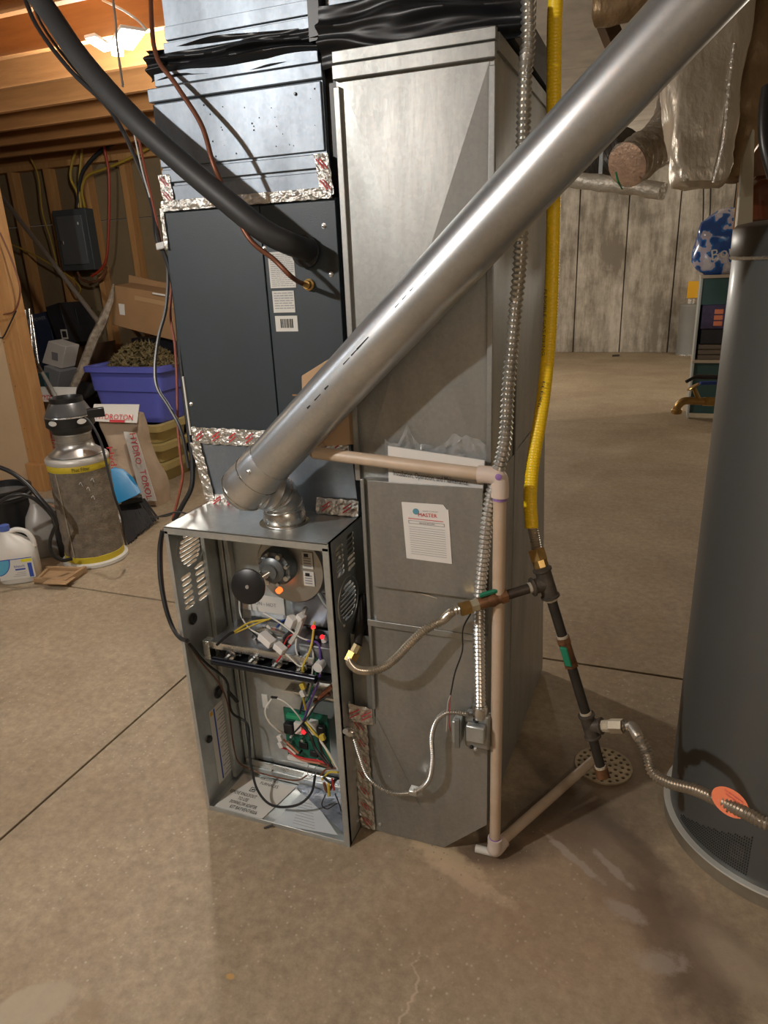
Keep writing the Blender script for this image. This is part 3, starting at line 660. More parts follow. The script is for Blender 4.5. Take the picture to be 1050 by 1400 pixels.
# elbow gores turning back and down to the collar
mb = MB(); path = [f0+fd*.1, f0+fd*.045, f0+fd*.01, V(.232, .038, .945), V(.25, .07, .93), V(.27, .1, .915)]
mb.ringsweep([f0+fd*.105, f0+fd*.09, f0+fd*.05], [R_F+.001, R_F+.003, R_F+.003], 40).build('coupling_ring', G_FLUE, FP)
screw(f0+fd*.08+(V(0, -1, .2)-fd*V(0, -1, .2).dot(fd)).normalized()*(R_F+.002), V(0, -1, .2), FP, .005)
G1 = MB().ringsweep([f0+fd*.055, f0+fd*.02, f0-fd*.012, f0-fd*.028, f0-fd*.035], [R_F+.002, R_F+.004, R_F+.003, R_F-.008, R_F-.03], 40).build('elbow_gore', G_FLUE, FP, smooth=60)
rb = MB(); rib(rb, [(f0+fd*.05, fd), (f0-fd*.01, fd)], R_F+.002, .003, 40); rb.build('elbow_bead', STEEL, FP)
P = catmull([V(.238, .05, .965), V(.262, .078, .95), V(.275, .1, .925), V(.278, .109, .88), V(.278, .109, .845)], 5)
MB().ringsweep(P, [.046+.0035*(i % 3 == 0) for i in range(len(P))], 40).build('adjustable_elbow', G_FLUE, FP, smooth=25)
rb = MB(); rib(rb, [(P[8], P[9]-P[7]), (P[12], P[13]-P[11]), (V(.278, .109, .9), V(0, 0, 1))], .047, .0035, 40); rb.build('elbow_bead', STEEL, FP)
MB().lathe([(.052, 0), (.053, .01), (.05, .03), (.047, .034)], (.278, .109, .865), (0, 0, 1), 40).build('vent_collar', STEEL, FP)

# ================================================================== TRANSITION + COIL + PLENUM
TR = MB().add([V(.01, .19, .864), V(.44, .19, .864), V(.44, .7, .864), V(.01, .7, .864), V(-.012, .182, 1.052), V(.432, .182, 1.052), V(.432, .7, 1.052), V(-.012, .7, 1.052)], [(3, 2, 1, 0), (4, 5, 6, 7), (0, 1, 5, 4), (1, 2, 6, 5), (2, 3, 7, 6), (3, 0, 4, 7)]).build('transition_duct', G_PLEN)
tag(TR, 'short galvanised transition collar taped between furnace top and dark coil cabinet', 'duct')
def tape_strip(a, b, wdir, wd, nrm, par, name='foil_tape', red=True, seed=0, n=10, rw=.0035):
    """crumpled foil tape strip from a to b with printed red marks"""
    random.seed(seed); a, b, wdir, nrm = Vector(a), Vector(b), Vector(wdir).normalized(), Vector(nrm).normalized(); L_ = (b-a).length; m1 = max(6, int(L_/.008)); mb = MB(); rows = 6; vs = []; fs = []
    for i in range(m1+1):
        for j in range(rows+1):
            p = a.lerp(b, i/m1)+wdir*wd*(j/rows-.5)*(1+.06*math.sin(i*1.7)); p += nrm*(.0015+.003*noise.noise(p*90)+.0015*random.random()); vs.append(p)
    for i in range(m1):
        for j in range(rows):
            q = i*(rows+1)+j; fs.append([q, q+1, q+rows+2, q+rows+1])
    o = mb.add(vs, fs).build(name, FOIL, par, smooth=0, fix=False)
    if red:
        r2 = MB(); u = (b-a).normalized()
        k = max(2, int(L_/.045))
        for i in range(k):
            for s_ in (-1, 1):
                c = a.lerp(b, (i+.5)/k)+wdir*wd*.12*s_+nrm*.0055; d1 = (u*.75+wdir*.5).normalized()*.013; d2 = (wdir*.8-u*.3).normalized()*rw*.55
                r2.prism([c-d1-d2, c+d1-d2*.6, c+d1+d2, c-d1+d2*.6], nrm*.0004)
        r2.build('red_print', REDINK, o, kind='stuff')
    return o
tape_strip((-.012, .178, 1.05), (.43, .178, 1.05), (0, 0, 1), .042, (0, -1, 0), TR, seed=1)
tape_strip((.015, .185, .875), (.1, .185, .875), (0, .3, 1), .03, (0, -1, 0), TR, seed=2)
tape_strip((.33, .18, .885), (.445, .18, .885), (0, .3, 1), .04, (0, -1, .2), TR, seed=3)
tape_strip((-.006, .178, 1.03), (.014, .186, .87), (1, 0, 0), .03, (0, -1, 0), TR, seed=4, red=False)
CC = empty('coil_cabinet', (.21, .44, 1.05), 'tall dark slate grey evaporator coil cabinet above the furnace with white labels', 'cabinet')
MB().box((-.012, .185, 1.052), (.43, .7, 1.585)).build('body', COIL, CC)
MB().box((-.016, .18, 1.056), (.2435, .186, 1.58)).build('front_panel', COIL, CC, bevel=.0015)
MB().box((.2465, .18, 1.056), (.43, .186, 1.58)).build('front_panel', COIL, CC, bevel=.0015)
MB().box((-.019, .176, 1.05), (-.0145, .186, 1.2)).build('edge_trim', LABEL, CC)
for p in ((.248, .18, 1.49), (.248, .18, 1.10), (.41, .18, 1.43), (-.005, .18, 1.13), (.4, .18, 1.53)): screw(p, (0, -1, 0), CC)
def plate(tl, br, Y_, m_, name, par, t=.0008):
    a, b = at(*tl, Y=Y_), at(*br, Y=Y_); return MB().box((min(a.x, b.x), Y_-t, min(a.z, b.z)), (max(a.x, b.x), Y_, max(a.z, b.z))).build(name, m_, par)
for tl, br, k in (((366, 345), (405, 393), 0), ((372, 398), (404, 427), 1), ((376, 432), (408, 453), 2)):
    s_ = plate(tl, br, .1795, LABEL, 'label_sticker', CC); a, b = at(*tl, Y=.1785), at(*br, Y=.1785); q = MB(); x0, x1, z1, z0 = a.x, b.x, a.z, b.z
    if k == 2:
        xx = x0+.013
        while xx < x1-.012:
            ww = random.choice([.0012, .002, .003]); q.box((xx, .1782, z0+.008), (xx+ww, .1787, z1-.007)); xx += ww+.0016
        q.build('barcode', INK, s_)
    else:
        z = z1-.006
        while z > z0+.004:
            xx = x0+.004
            while xx < x1-.008:
                l_ = random.uniform(.004, .014); q.box((xx, .1782, z), (min(xx+l_, x1-.003), .1787, z+(.0012 if k == 0 else .0018))); xx += l_+.002
            z -= .0042 if k == 0 else .0055
        q.build('label_print', INKG, s_, kind='stuff')
# line set and liquid line
LSP = [at(-40, -110, D=1.75), at(20, -40, D=1.68), at(62, 10, D=1.62), at(110, 80, D=1.56), at(180, 160, D=1.5), at(245, 220, D=1.47), at(310, 275, D=1.45), at(360, 315, D=1.45), at(398, 334, D=1.47), at(422, 342, Y=.165)]
LS_ = MB().tube(LSP, .0235, 20, 8).build('insulated_refrigerant_line', FOAM); tag(LS_, 'thick black foam insulated line curving from upper left into the dark cabinet', 'pipe')
MB().lathe([(.03, 0), (.034, .004), (.034, .012), (.028, .016)], at(420, 344, Y=.176), (0, -1, 0), 20).build('rubber_grommet', BLACKR, LS_)
CL = MB().tube([at(205, -20, D=1.6), at(212, 70, D=1.52), at(240, 115, D=1.48), at(275, 170, D=1.45), at(292, 225, D=1.44), at(310, 265, D=1.46), at(340, 325, D=1.45), at(375, 355, D=1.46), at(398, 378, D=1.47), at(412, 387, Y=.16), at(424, 389, Y=.18)], .0052, 10, 8).build('copper_liquid_line', COPPER)
tag(CL, 'thin reddish copper line beside the black insulated line, ending at a brass fitting', 'pipe')
MB().lathe([(.011, 0), (.013, .002), (.013, .008), (.009, .01), (.009, .02)], at(424, 389, Y=.182), (0, -1, 0), 16).build('brass_fitting', BRASS, CL)
# plenum
PL = empty('supply_plenum', (.21, .44, 1.585), 'bright bluish galvanised plenum box on top of the dark coil cabinet', 'duct')
MB().box((-.0, .185, 1.585), (.415, .7, 1.83)).build('body', G_PLEN, PL)
MB().box((-.002, .18, 1.675), (.413, .186, 1.803)).build('front_panel', G_PLEN, PL, bevel=.002)
MB().box((.0, .178, 1.643), (.418, .186, 1.67)).build('seam_band', G_PLEN, PL, bevel=.0015)
MB().box((-.008, .175, 1.806), (.42, .188, 1.833)).build('drive_cleat', G_PLEN, PL, bevel=.002)
MB().box((.022, .18, 1.602), (.41, .186, 1.636)).build('lower_band', G_PLEN, PL, bevel=.0015)
MB().box((.01, .182, 1.836), (.41, .2, 1.862)).build('collar_band', G_PLEN, PL, bevel=.0015)
tape_strip((-.01, .176, 1.594), (.425, .176, 1.594), (0, 0, 1), .022, (0, -1, 0), PL, seed=5, red=False)
tape_strip((.006, .178, 1.66), (.012, .178, 1.6), (1, 0, 0), .03, (0, -1, 0), PL, seed=6, rw=.002)
tape_strip((.405, .178, 1.67), (.415, .178, 1.59), (1, 0, 0), .032, (0, -1, 0), PL, seed=7, rw=.003)
tape_strip((-.012, .177, 1.59), (-.012, .177, 1.5), (1, 0, 0), .01, (0, -1, 0), PL, seed=8, red=False)
q = MB(); random.seed(11)
for i in range(26):
    x, z = random.uniform(.12, .4), random.uniform(1.68, 1.79); q.lathe([(random.uniform(.0008, .0022), 0), (.0005, .0004)], (x, .1795, z), (0, -1, 0), 6)
q.build('spot_mark', INK, PL, kind='stuff')
screw((.355, .18, 1.785), (0, -1, 0), PL, .003, BLACK)
# trunk above
TK = empty('overhead_duct', (.2, .5, 1.9), 'galvanised trunk duct above the black plastic wrap, at the top left', 'duct')
MB().box((.05, .19, 1.9), (.39, .75, 2.37)).build('body', G_PLEN, TK)
MB().box((.045, .182, 1.895), (.396, .19, 1.915)).build('drive_cleat', G_PLEN, TK, bevel=.001)
MB().box((.05, .184, 1.92), (.395, .19, 1.945)).build('seam_band', G_PLEN, TK, bevel=.001)
TK2 = empty('overhead_duct', (.6, .5, 1.93), 'galvanised trunk duct above black plastic, right of the hanging strap', 'duct')
MB().box((.43, .2, 1.94), (.74, .8, 2.37)).build('body', G_PLEN, TK2)
MB().box((.43, .19, 1.93), (.74, .2, 1.955)).build('drive_cleat', G_PLEN, TK2, bevel=.001)
# black plastic sheeting: wrinkled swag around the joints
def swag(x0, x1, zc0, zc1, h0, h1, y0, dep, name, lab, seed=0):
    vs = []; fs = []; nu, nv = 90, 26
    for i in range(nu+1):
        t = i/nu; x = x0+(x1-x0)*t
        for j in range(nv+1):
            v = j/nv; hh = h0+(h1-h0)*t
            fold = .007*math.sin(v*17+3*noise.noise(V(t*2.2, v*2, seed)))+.009*noise.noise(V(t*4, v*7, seed))
            y = y0-dep*math.sin(PI*v)+fold; z = (zc0+(zc1-zc0)*t)+(v-.5)*hh+.004*math.sin(t*9+v*4)
            vs.append(V(x, y, z))
    for i in range(nu):
        for j in range(nv):
            q = i*(nv+1)+j; fs.append([q, q+1, q+nv+2, q+nv+1])
    o = MB().add(vs, fs).build(name, POLY, smooth=80, fix=False); return tag(o, lab, 'plastic sheet')
swag(.0, .45, 1.878, 1.872, .062, .06, .185, .014, 'plastic_wrap', 'black plastic sheeting wrapped above the bright supply plenum', 1)
swag(.425, .83, 1.872, 1.862, .11, .085, .17, .02, 'plastic_wrap', 'black plastic sheeting bunched over the top of the tall return duct', 2)
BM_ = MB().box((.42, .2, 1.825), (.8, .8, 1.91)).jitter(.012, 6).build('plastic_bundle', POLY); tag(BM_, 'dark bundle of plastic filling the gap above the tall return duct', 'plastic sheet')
MB().box((.415, .2, 1.06), (.484, .6, 1.84)).build('gap_shade_filler', POLY, BM_)  # black filler standing in for the shade between cabinet and duct
ST = MB().box((.40, .165, 1.87), (.425, .185, 2.37)).jitter(.01, 5).build('hanging_strap', POLY); tag(ST, 'black vertical strip of plastic hanging between the two trunk ducts', 'strap')

# ================================================================== RETURN DUCT
RD = empty('return_duct', (.64, .45, 0), 'tall dull galvanised return air duct with angled bottom boot, right of the furnace', 'duct')
def sheet_cross(x0, x1, z0, z1, y, dep, m_, name, par):   # cross-broken sheet: shallow pyramid
    c = V((x0+x1)/2, y-dep, (z0+z1)/2); P = [V(x0, y, z0), V(x1, y, z0), V(x1, y, z1), V(x0, y, z1)]
    return MB().add(P+[c], [(0, 1, 4), (1, 2, 4), (2, 3, 4), (3, 0, 4)]).build(name, m_, par, smooth=0, fix=False)
YB = .83
MB().box((.487, .09, .99), (.79, YB, 1.822)).build('upper_body', G_DUCT, RD)
sheet_cross(.5, .782, 1.01, 1.775, .0895, .016, G_DUCT, 'front_sheet', RD)
MB().box((.485, .077, 1.776), (.794, .092, 1.80)).build('seam_band', G_DUCT, RD, bevel=.0015)
MB().box((.485, .08, 1.803), (.794, .094, 1.823)).build('drive_cleat', G_DUCT, RD, bevel=.0015)
MB().box((.484, .08, .99), (.497, .092, 1.765)).build('corner_seam', G_DUCT, RD, bevel=.0015)
MB().box((.782, .08, .99), (.794, .095, 1.765)).build('corner_seam', G_DUCT, RD, bevel=.0015)
MB().box((.7895, .1, 1.79), (.796, YB, 1.818)).build('side_cleat', G_DUCT, RD)
MB().box((.7895, .34, .2), (.795, .352, 1.8)).build('side_seam', G_DUCT, RD, bevel=.0015)
sc_ = MB().add([V(.7902, .35, 1.0), V(.7902, YB, 1.0), V(.7902, YB, 1.8), V(.7902, .35, 1.8), V(.80, .6, 1.4)], [(0, 1, 4), (1, 2, 4), (2, 3, 4), (3, 0, 4)]).build('side_sheet', G_DUCT, RD, smooth=0, fix=False)
# boot
fp = [(.447, .004), (.68, .004), (.793, .112), (.793, 1.0), (.507, 1.0), (.507, .37), (.447, .37)]
yf = .072
bt = MB(); n = len(fp)
P = [V(x, yf, z) for x, z in fp]; Q = [V(x, 1.0 if z < .5 else YB, max(.004, z if i != 2 else .01)) for i, (x, z) in enumerate(fp)]
bt.add(P+Q, [list(range(n)), [n+i for i in range(n)][::-1]]+[[i, (i+1) % n, (i+1) % n+n, i+n] for i in range(n)]); bt.build('boot', G_DUCT, RD, smooth=0)
# crease folds on the boot front
MB().add([V(.51, .0712, .37), V(.62, .0712, .12), V(.51, .0712, .09), V(.56, .064, .2)], [(0, 3, 1), (1, 3, 2), (2, 3, 0)]).build('boot_fold', G_DUCT, RD, smooth=0, fix=False)
MB().box((.529, .056, .655), (.787, .072, .757)).build('middle_sheet', G_DUCT, RD, bevel=.001)
MB().box((.503, .06, .635), (.79, .074, .652)).build('boot_seam', G_DUCT, RD, bevel=.0015)
MB().box((.503, .062, .4), (.512, .074, 1.0)).build('boot_edge', G_DUCT, RD, bevel=.0015)
pk = MB(); pk.box((.53, .04, .752), (.785, .0425, 1.005)); pk.box((.53, .0425, .752), (.532, .07, .99)); pk.box((.783, .0425, .752), (.785, .07, .99)); pk.box((.53, .0425, .752), (.785, .07, .754))
pk.build('manual_pocket', G_DUCT, RD, bevel=.0008)
tape_strip((.462, .068, .365), (.47, .068, .01), (1, 0, 0), .042, (0, -1, 0), RD, seed=21, rw=.0028)
tape_strip((.45, .04, .395), (.5, .07, .37), (0, 0, 1), .05, (0, -1, .3), RD, seed=22)
q = MB(); q.tube([(.55, .0535, .752), (.64, .0535, .742), (.68, .0535, .735)], .0015, 5); q.tube([(.69, .0535, .765), (.73, .0535, .77), (.78, .0535, .768)], .0015, 5); q.build('sealant_bead', DOPE, RD)
for p in ((.49, .08, .04), (.503, .071, .03), (.788, .1, 1.5), (.54, .0715, .2)): screw(p, (0, -1, 0), RD, .004)
MB().box((.452, .0695, .35), (.505, .072, .6)).build('gap_shade_plate', G_DARK, RD)  # dark sheet in place of the shaded gap beside the furnace
# manual in the pocket
mn = MB().prism([V(.572, .052, .85), V(.776, .052, .85), V(.783, .064, 1.058), V(.572, .064, 1.078)], (0, .004, 0)).build('instruction_manual', PAPER); tag(mn, 'white installation manual tucked into the sheet metal pocket behind the beige pipe', 'booklet')
text('Installation, Operation, and Maintenance', at(538, 649, Y=.0605), at(640, 663, Y=.0605)-at(538, 649, Y=.0605), (0, .05, 1), .0125, INK, mn, width=.165, lift=.003)
pb = MB(); vs = []; fs = []
for i in range(61):
    for j in range(21):
        t, v = i/60, j/20; top = 1.082+.04*max(0, 1-abs(t-.24)*9)+.025*max(0, math.sin((t-.55)*6.5)); z = .98+(top-.98)*v
        vs.append(V(.56+.225*t, .076+.016*noise.noise(V(t*13, v*9, 3)), z+.012*noise.noise(V(t*11, v*7, 9))))
for i in range(60):
    for j in range(20): q_ = i*21+j; fs.append([q_, q_+1, q_+22, q_+21])
pbo = MB().add(vs, fs).build('plastic_bag', CLEAR, smooth=30, fix=False); tag(pbo, 'clear crinkled plastic bag sticking up behind the white manual', 'bag')
# service sheet
pp = [at(*q, Y=.039) for q in ((549, 686), (606, 690), (611, 697), (613, 696), (618, 771), (556, 763))]
SV = MB().prism(pp, (0, -.0006, 0)).build('service_record_sheet', PAPER); tag(SV, 'white lined service record sheet with red heading stuck on the grey metal panel', 'paper')
sxd = (pp[1]-pp[0]).normalized(); szd = (pp[0]-pp[5]).normalized(); o0 = pp[5]
def on(u, v, y=-.0012): return pp[5]+(pp[4]-pp[5])*u+(pp[0]-pp[5])*v+V(0, y, 0)
text('MASTER', on(.34, .78), sxd, szd, .0085, REDINK, SV, width=.042)
text('HOME COMFORT', on(.45, .87), sxd, szd, .003, INKG, SV, width=.035)
MB().lathe([(.007, 0), (.007, .0006)], on(.3, .86), (0, -1, 0), 10).build('logo_shape', mat('logo_teal', (.1, .3, .4), .5), SV)
q = MB(); q.prism([on(.12, .725), on(.88, .725), on(.88, .735), on(.12, .735)], (0, -.0003, 0)); q.build('red_rule', REDINK, SV)
q = MB()
for i in range(13):
    v = .58-i*.04; q.prism([on(.12, v), on(.9, v), on(.9, v+.005), on(.12, v+.005)], (0, -.0003, 0))
for u0, v0, u1, v1 in ((.12, .64, .9, .646), (.12, .69, .9, .696), (.12, .64, .13, .69), (.89, .64, .9, .69)): q.prism([on(u0, v0), on(u1, v0), on(u1, v1), on(u0, v1)], (0, -.0003, 0))
q.build('ruled_line', INKG, SV)
text('SERVICE RECORD', on(.35, .652), sxd, szd, .003, INK, SV, width=.035)

# cardboard piece between cabinet and duct
CP = MB(); CP.prism([at(*q, Y=.1) for q in ((412, 514), (452, 489), (456, 500), (494, 560), (497, 607), (414, 612))], (0, .03, 0)); CP = CP.build('cardboard_flap', CARDL, bevel=.002); tag(CP, 'torn piece of tan cardboard wedged behind the flue pipe beside dark cabinet', 'cardboard')
MB().box((.335, .094, 1.175), (.40, .1, 1.178)).build('fold_line', CARD, CP)

# ================================================================== PVC DRAIN
PV = empty('pvc_drain_pipe', (.81, .08, 0), 'beige pvc condensate pipe running across, down past the duct and over to floor drain', 'pipe')
pe = V(.822, .035, 1.037); pd = V(.812, .085, .035); pl = at(430, 619, Y=.045)
MB().cyl(pl, pe-V(.03, 0, 0), .0135, n=24).build('pipe_length', PVC, PV)
MB().cyl(pl, pl+V(-.03, .12, 0), .0135, n=20).build('pipe_length', PVC, PV)
MB().cyl(pe-V(0, 0, .03), pd+V(0, 0, .02), .0135, n=24).build('pipe_length', PVC, PV)
dr = at(810, 1040, Z=.03)
MB().cyl(pd, dr, .0135, n=24).build('pipe_length', PVC, PV)
EB = MB().ringsweep(catmull([pe-V(.045, 0, 0), pe-V(.02, 0, 0), pe+V(-.004, 0, -.004), pe-V(0, 0, .02), pe-V(0, 0, .045)], 5), .0178, 24).build('elbow', PVCF, PV)
MB().ringsweep([pe-V(0, 0, .044), pe-V(0, 0, .052)], .0142, 24).build('primer_ring', PRIMER, EB)
MB().lathe([(.007, 0), (.006, .0006)], pe+V(.0, -.0178, .002), (0, -1, 0), 12).build('primer_smear', PRIMER, EB)
e2d = (dr-pd).normalized()
EB2 = MB().ringsweep(catmull([pd+V(0, 0, .03), pd+V(0, 0, .01), pd-V(0, 0, .008), pd+e2d*.02-V(0, 0, .006), pd+e2d*.035], 5), .0185, 24).build('elbow', PVCF, PV)
MB().ringsweep([pd+V(0, 0, .028), pd+V(0, 0, .034)], .0145, 24).build('primer_ring', PRIMER, EB2)
MB().cyl(pd+V(-.05, -.0, -.02), pd+V(-.005, 0, -.02), .01, n=16).build('stub_end', mat('white_stub', (.6, .58, .52), .5), PV)

# floor drain
dc = V(1.046, .525, 0)
hd = [circ(0, 0, .0001, 3)]; hs = []
for rr, kk in ((.018, 5), (.036, 10), (.054, 15), (.071, 20)):
    for i in range(kk): hs.append(circ(rr*math.cos(2*PI*i/kk+rr*9), rr*math.sin(2*PI*i/kk+rr*9), .0058, 8))
FD = MB().holed(circ(0, 0, .083, 40), hs, dc+V(0, 0, .006), (1, 0, 0), (0, 1, 0), (0, 0, -.005)).build('floor_drain', mat('stained_drain_grate', (.55, .45, .3), .7, .2, .4, 25, bump=.3), smooth=0, org=dc); tag(FD, 'round perforated floor drain grate under the hanging gas pipe', 'drain')
MB().lathe([(.08, 0), (.08, .0012)], dc, (0, 0, 1), 32).build('drain_cup', BLACK, FD)

# ================================================================== ELECTRICAL CONDUIT + SWITCH
WC = MB().corr([V(.80, .2, 2.38), at(722, 0, Y=.15), at(718, 100, Y=.12), at(715, 200, Y=.1), at(712, 340, Y=.07), at(704, 430, Y=.05), at(695, 530, Y=.04), at(689, 610, Y=.035), at(669, 690, Y=.045), at(661, 760, Y=.045), at(655, 830, Y=.045), at(655, 900, Y=.05), at(656, 968, Y=.055)], .014, .0105, .3, 14).build('flexible_conduit', ARMOR)
tag(WC, 'wide ribbed flexible metal conduit running down the duct corner to the switch box', 'conduit')
MB().lathe([(.017, -.02), (.018, -.008), (.018, .006), (.014, .012)], at(656, 970, Y=.055), (0, 0, 1), 14).build('conduit_connector', STEEL, WC)
SB = empty('switch_box', at(652, 1005, Y=.07), 'small metal electrical switch box on the duct, beside the vertical beige pipe', 'box')
def bb(tl, br, y0, y1, name, m_, par, bev_=.003):
    a, b = at(*tl, Y=y0), at(*br, Y=y0); return MB().box((a.x, y0, b.z), (b.x, y1, a.z)).build(name, m_, par, bevel=bev_)
bb((635, 975), (669, 1028), .045, .071, 'box_body', G_DUCT, SB, .006)
bb((636, 992), (662, 1019), .026, .045, 'cover_housing', G_FURN, SB, .004)
bb((617, 986), (630, 1018), .03, .06, 'switch_flap', G_FURN, SB, .003)
bb((621, 984), (628, 1024), .02, .03, 'switch_lever', G_DARK, SB, .001)
MB().lathe([(.006, 0), (.007, .003), (.004, .005)], at(651, 984, Y=.045), (0, -1, 0), 12).build('fuse_cap', BLACK, SB)
screw(at(650, 1024, Y=.045), (0, -1, 0), SB, .004); screw(at(645, 1021, Y=.045), (0, -1, 0), SB, .004, BLACK)
tw = MB().tube([at(*q, Y=.02) for q in ((644, 838), (633, 860), (632, 890), (622, 920), (616, 950))], .0018, 6).build('thermostat_cable', BLACKR); tag(tw, 'thin black wire hanging in front of the duct above the switch box', 'wire')
for c, dx in ((WR, 1), (WW, -2)): MB().tube([at(616, 950, Y=.02), at(614+dx, 962, Y=.022), at(613+dx, 985, Y=.03), at(614+dx*2, 1000, Y=.04)], .001, 5).build('wire_end', c, tw)

# ================================================================== GAS LINES
YL = MB().corr([V(.84, .35, 2.37)]+[at(*q) for q in ()]+[at(760, -40, Y=.3), at(758, 40, Y=.3), at(757, 150, Y=.28), at(757, 260, Y=.26), at(755, 370, Y=.24), at(751, 460, Y=.22), at(742, 550, Y=.2), at(729, 630, Y=.17), at(725, 680, Y=.15), at(727, 722, Y=.13)], .0148, .006, .045, 16).build('yellow_gas_tubing', YELLOW)
tag(YL, 'yellow jacketed flexible gas tubing hanging down the right side of duct', 'pipe')
tx = at(748, 470, Y=.2)
for (a, b), s_ in (((741, 395), 'FLEXIBLE GAS PIPING'), ((739, 520), 'FLEXIBLE GAS')):
    o1 = at(a, b, Y=.17); o2 = at(a-(2 if b < 500 else 12), b+60, Y=.17)
    text(s_, at(a+3, b, Y=.185), (o2-o1), V(0, 0, 0)+((o2-o1).cross(V(0, -1, 0)))*-1, .006, INK, YL, width=.13)
jt = at(727, 718, Y=.13); nt_ = at(735, 758, Y=.12); te = at(747, 797, Y=.1)
MB().corr([jt, at(731, 735, Y=.125), nt_], .0115, .005, .15, 14).build('bare_corrugation', CSST, YL)
BF = empty('gas_pipe_assembly', te, 'black iron gas pipe with tees, drip leg and two green handled valves, beside duct', 'pipe')
def seg(a, b, r, name, m_, n=20, r2=None): return MB().cyl(a, b, r, r2, n).build(name, m_, BF)
dv = (te-nt_).normalized()
seg(nt_-dv*.012, nt_+dv*.014, .0195, 'brass_nut', BRASS, 6); seg(nt_+dv*.014, nt_+dv*.03, .0165, 'brass_adapter', BRASS, 8); seg(nt_+dv*.03, nt_+dv*.036, .014, 'thread_paste', DOPE)
t2 = at(806, 992, Y=.1); lg = at(822, 1052, Y=.1); rd = (t2-te).normalized()
TE1 = MB(); TE1.cyl(te-rd*.035, te+rd*.035, .0175, n=20)
vl = at(666, 822, Y=.03); ld = (vl-te).normalized(); TE1.cyl(te, te+ld*.034, .0165, n=20); rib(TE1, [(te-rd*.032, rd), (te+rd*.032, rd), (te+ld*.031, ld)], .0175, .004, 20); TE1.build('pipe_tee', IRON, BF)
seg(te+ld*.034, te+ld*.041, .0125, 'thread_paste', DOPE)
seg(te+ld*.04, vl-ld*.03, .0108, 'pipe_nipple', mat('worn_black_pipe', (.09, .07, .055), .5, .4, .5, 30), 20)
# left valve
VA = MB(); VA.cyl(vl-ld*.045, vl+ld*.02, .0135, n=16); VA.lathe([(.0, -.018), (.013, -.012), (.0165, 0), (.013, .012), (0, .018)], vl-ld*.012, ld, 16); VA.cyl(vl-ld*.045, vl-ld*.03, .0165, n=6); VA.build('valve_body', RUST, BF)
hz = vl-ld*.01+V(0, 0, .02); MB().cyl(vl-ld*.01, hz, .006, n=10).build('valve_stem', BRASS, BF)
MB().obox(hz+V(0, -.004, 0), ld*.026, V(0, .006, 0), V(0, 0, .005)).jitter(.001, 40).build('valve_handle', GREEN, BF, bevel=.003, label='green lever handle on the copper coloured valve')
seg(vl+ld*.018, vl+ld*.04, .0135, 'flare_adapter', mat('pale_brass', (.6, .55, .4), .4, .7), 6); n0 = at(630, 833, Y=.005)
seg(vl+ld*.038, vl+ld*.062, .016, 'brass_nut', BRASS, 6)
# riser
seg(te+rd*.035, te+rd*.042, .0135, 'thread_paste', DOPE); g1 = te+(t2-te)*.47
seg(te+rd*.04, t2-rd*.03, .0112, 'pipe_nipple', BLACKPIPE)
V2 = MB(); V2.cyl(g1-rd*.035, g1+rd*.035, .0135, n=16); V2.cyl(g1-rd*.036, g1-rd*.024, .0165, n=6); V2.cyl(g1+rd*.024, g1+rd*.036, .0165, n=6); V2.build('valve_body', RUST, BF)
MB().obox(g1+V(.0, -.022, 0), rd*.024, V(.008, 0, 0), V(0, .004, 0)).build('valve_handle', GREEN, BF, bevel=.003, label='green handle of the lower valve, turned in line with pipe')
MB().cyl(g1, g1+V(0, -.02, 0), .005, n=10).build('valve_stem', BRASS, BF)
seg(g1-rd*.042, g1-rd*.035, .013, 'thread_paste', DOPE)
br = at(852, 993, Y=.08); bd = (br-t2).normalized()
T2 = MB(); T2.cyl(t2-rd*.03, t2+rd*.03, .0165, n=20); T2.cyl(t2, t2+bd*.03, .016, n=20); rib(T2, [(t2-rd*.028, rd), (t2+rd*.028, rd), (t2+bd*.028, bd)], .0165, .0035, 20); T2.build('pipe_tee', IRON, BF)
seg(t2-rd*.037, t2-rd*.03, .013, 'thread_paste', DOPE)
ld2 = (lg-t2).normalized(); seg(t2+ld2*.03, lg, .011, 'drip_leg', BLACKPIPE); seg(lg-ld2*.012, lg-ld2*.005, .013, 'thread_paste', DOPE); seg(lg-ld2*.006, lg+ld2*.018, .0155, 'pipe_cap', RUST)
seg(t2+bd*.03, t2+bd*.05, .0135, 'flare_adapter', DOPE, 8); seg(t2+bd*.05, br, .0165, 'flare_nut', mat('grey_nut', (.4, .34, .25), .45, .6), 6)
# flex connectors
GF = MB().corr([vl+ld*.06, vl+ld*.08]+[at(*q, Y=y_) for q, y_ in [((605, 848), .005), ((580, 862), .0), ((560, 880), -.005), ((543, 898), -.01), ((525, 912), -.015), ((505, 917), -.02), ((488, 915), -.01), ((478, 905), .01), ((480, 897), .03)]], .0102, .006, .3, 14).build('gas_connector', CSST)
tag(GF, 'silver corrugated gas connector curving from the valve into the furnace side', 'pipe')
ga, gb = at(480, 900, Y=.025), at(497, 866, Y=.06); gd = (gb-ga).normalized()
MB().cyl(ga-gd*.008, ga+gd*.016, .0165, n=6).build('brass_nut', BRASS, GF); MB().cyl(ga+gd*.016, ga+gd*.036, .012, n=8).build('brass_adapter', mat('pale_brass2', (.55, .45, .25), .4, .8), GF)
MB().cyl(ga+gd*.034, V(.455, .16, .66), .011, n=14).build('pipe_nipple', BLACKPIPE, GF)
HF = MB().corr([br, br+bd*.02]+[at(*q, D=d_) for q, d_ in [((872, 1006), 1.44), ((885, 1030), 1.42), ((892, 1055), 1.4), ((912, 1069), 1.37), ((950, 1080), 1.32), ((985, 1096), 1.27), ((1020, 1112), 1.22), ((1055, 1128), 1.19), ((1110, 1130), 1.2)]], .0118, .0065, .3, 14).build('gas_connector', mat('grey_corrugated', (.5, .45, .38), .35, .85, .2, 30))
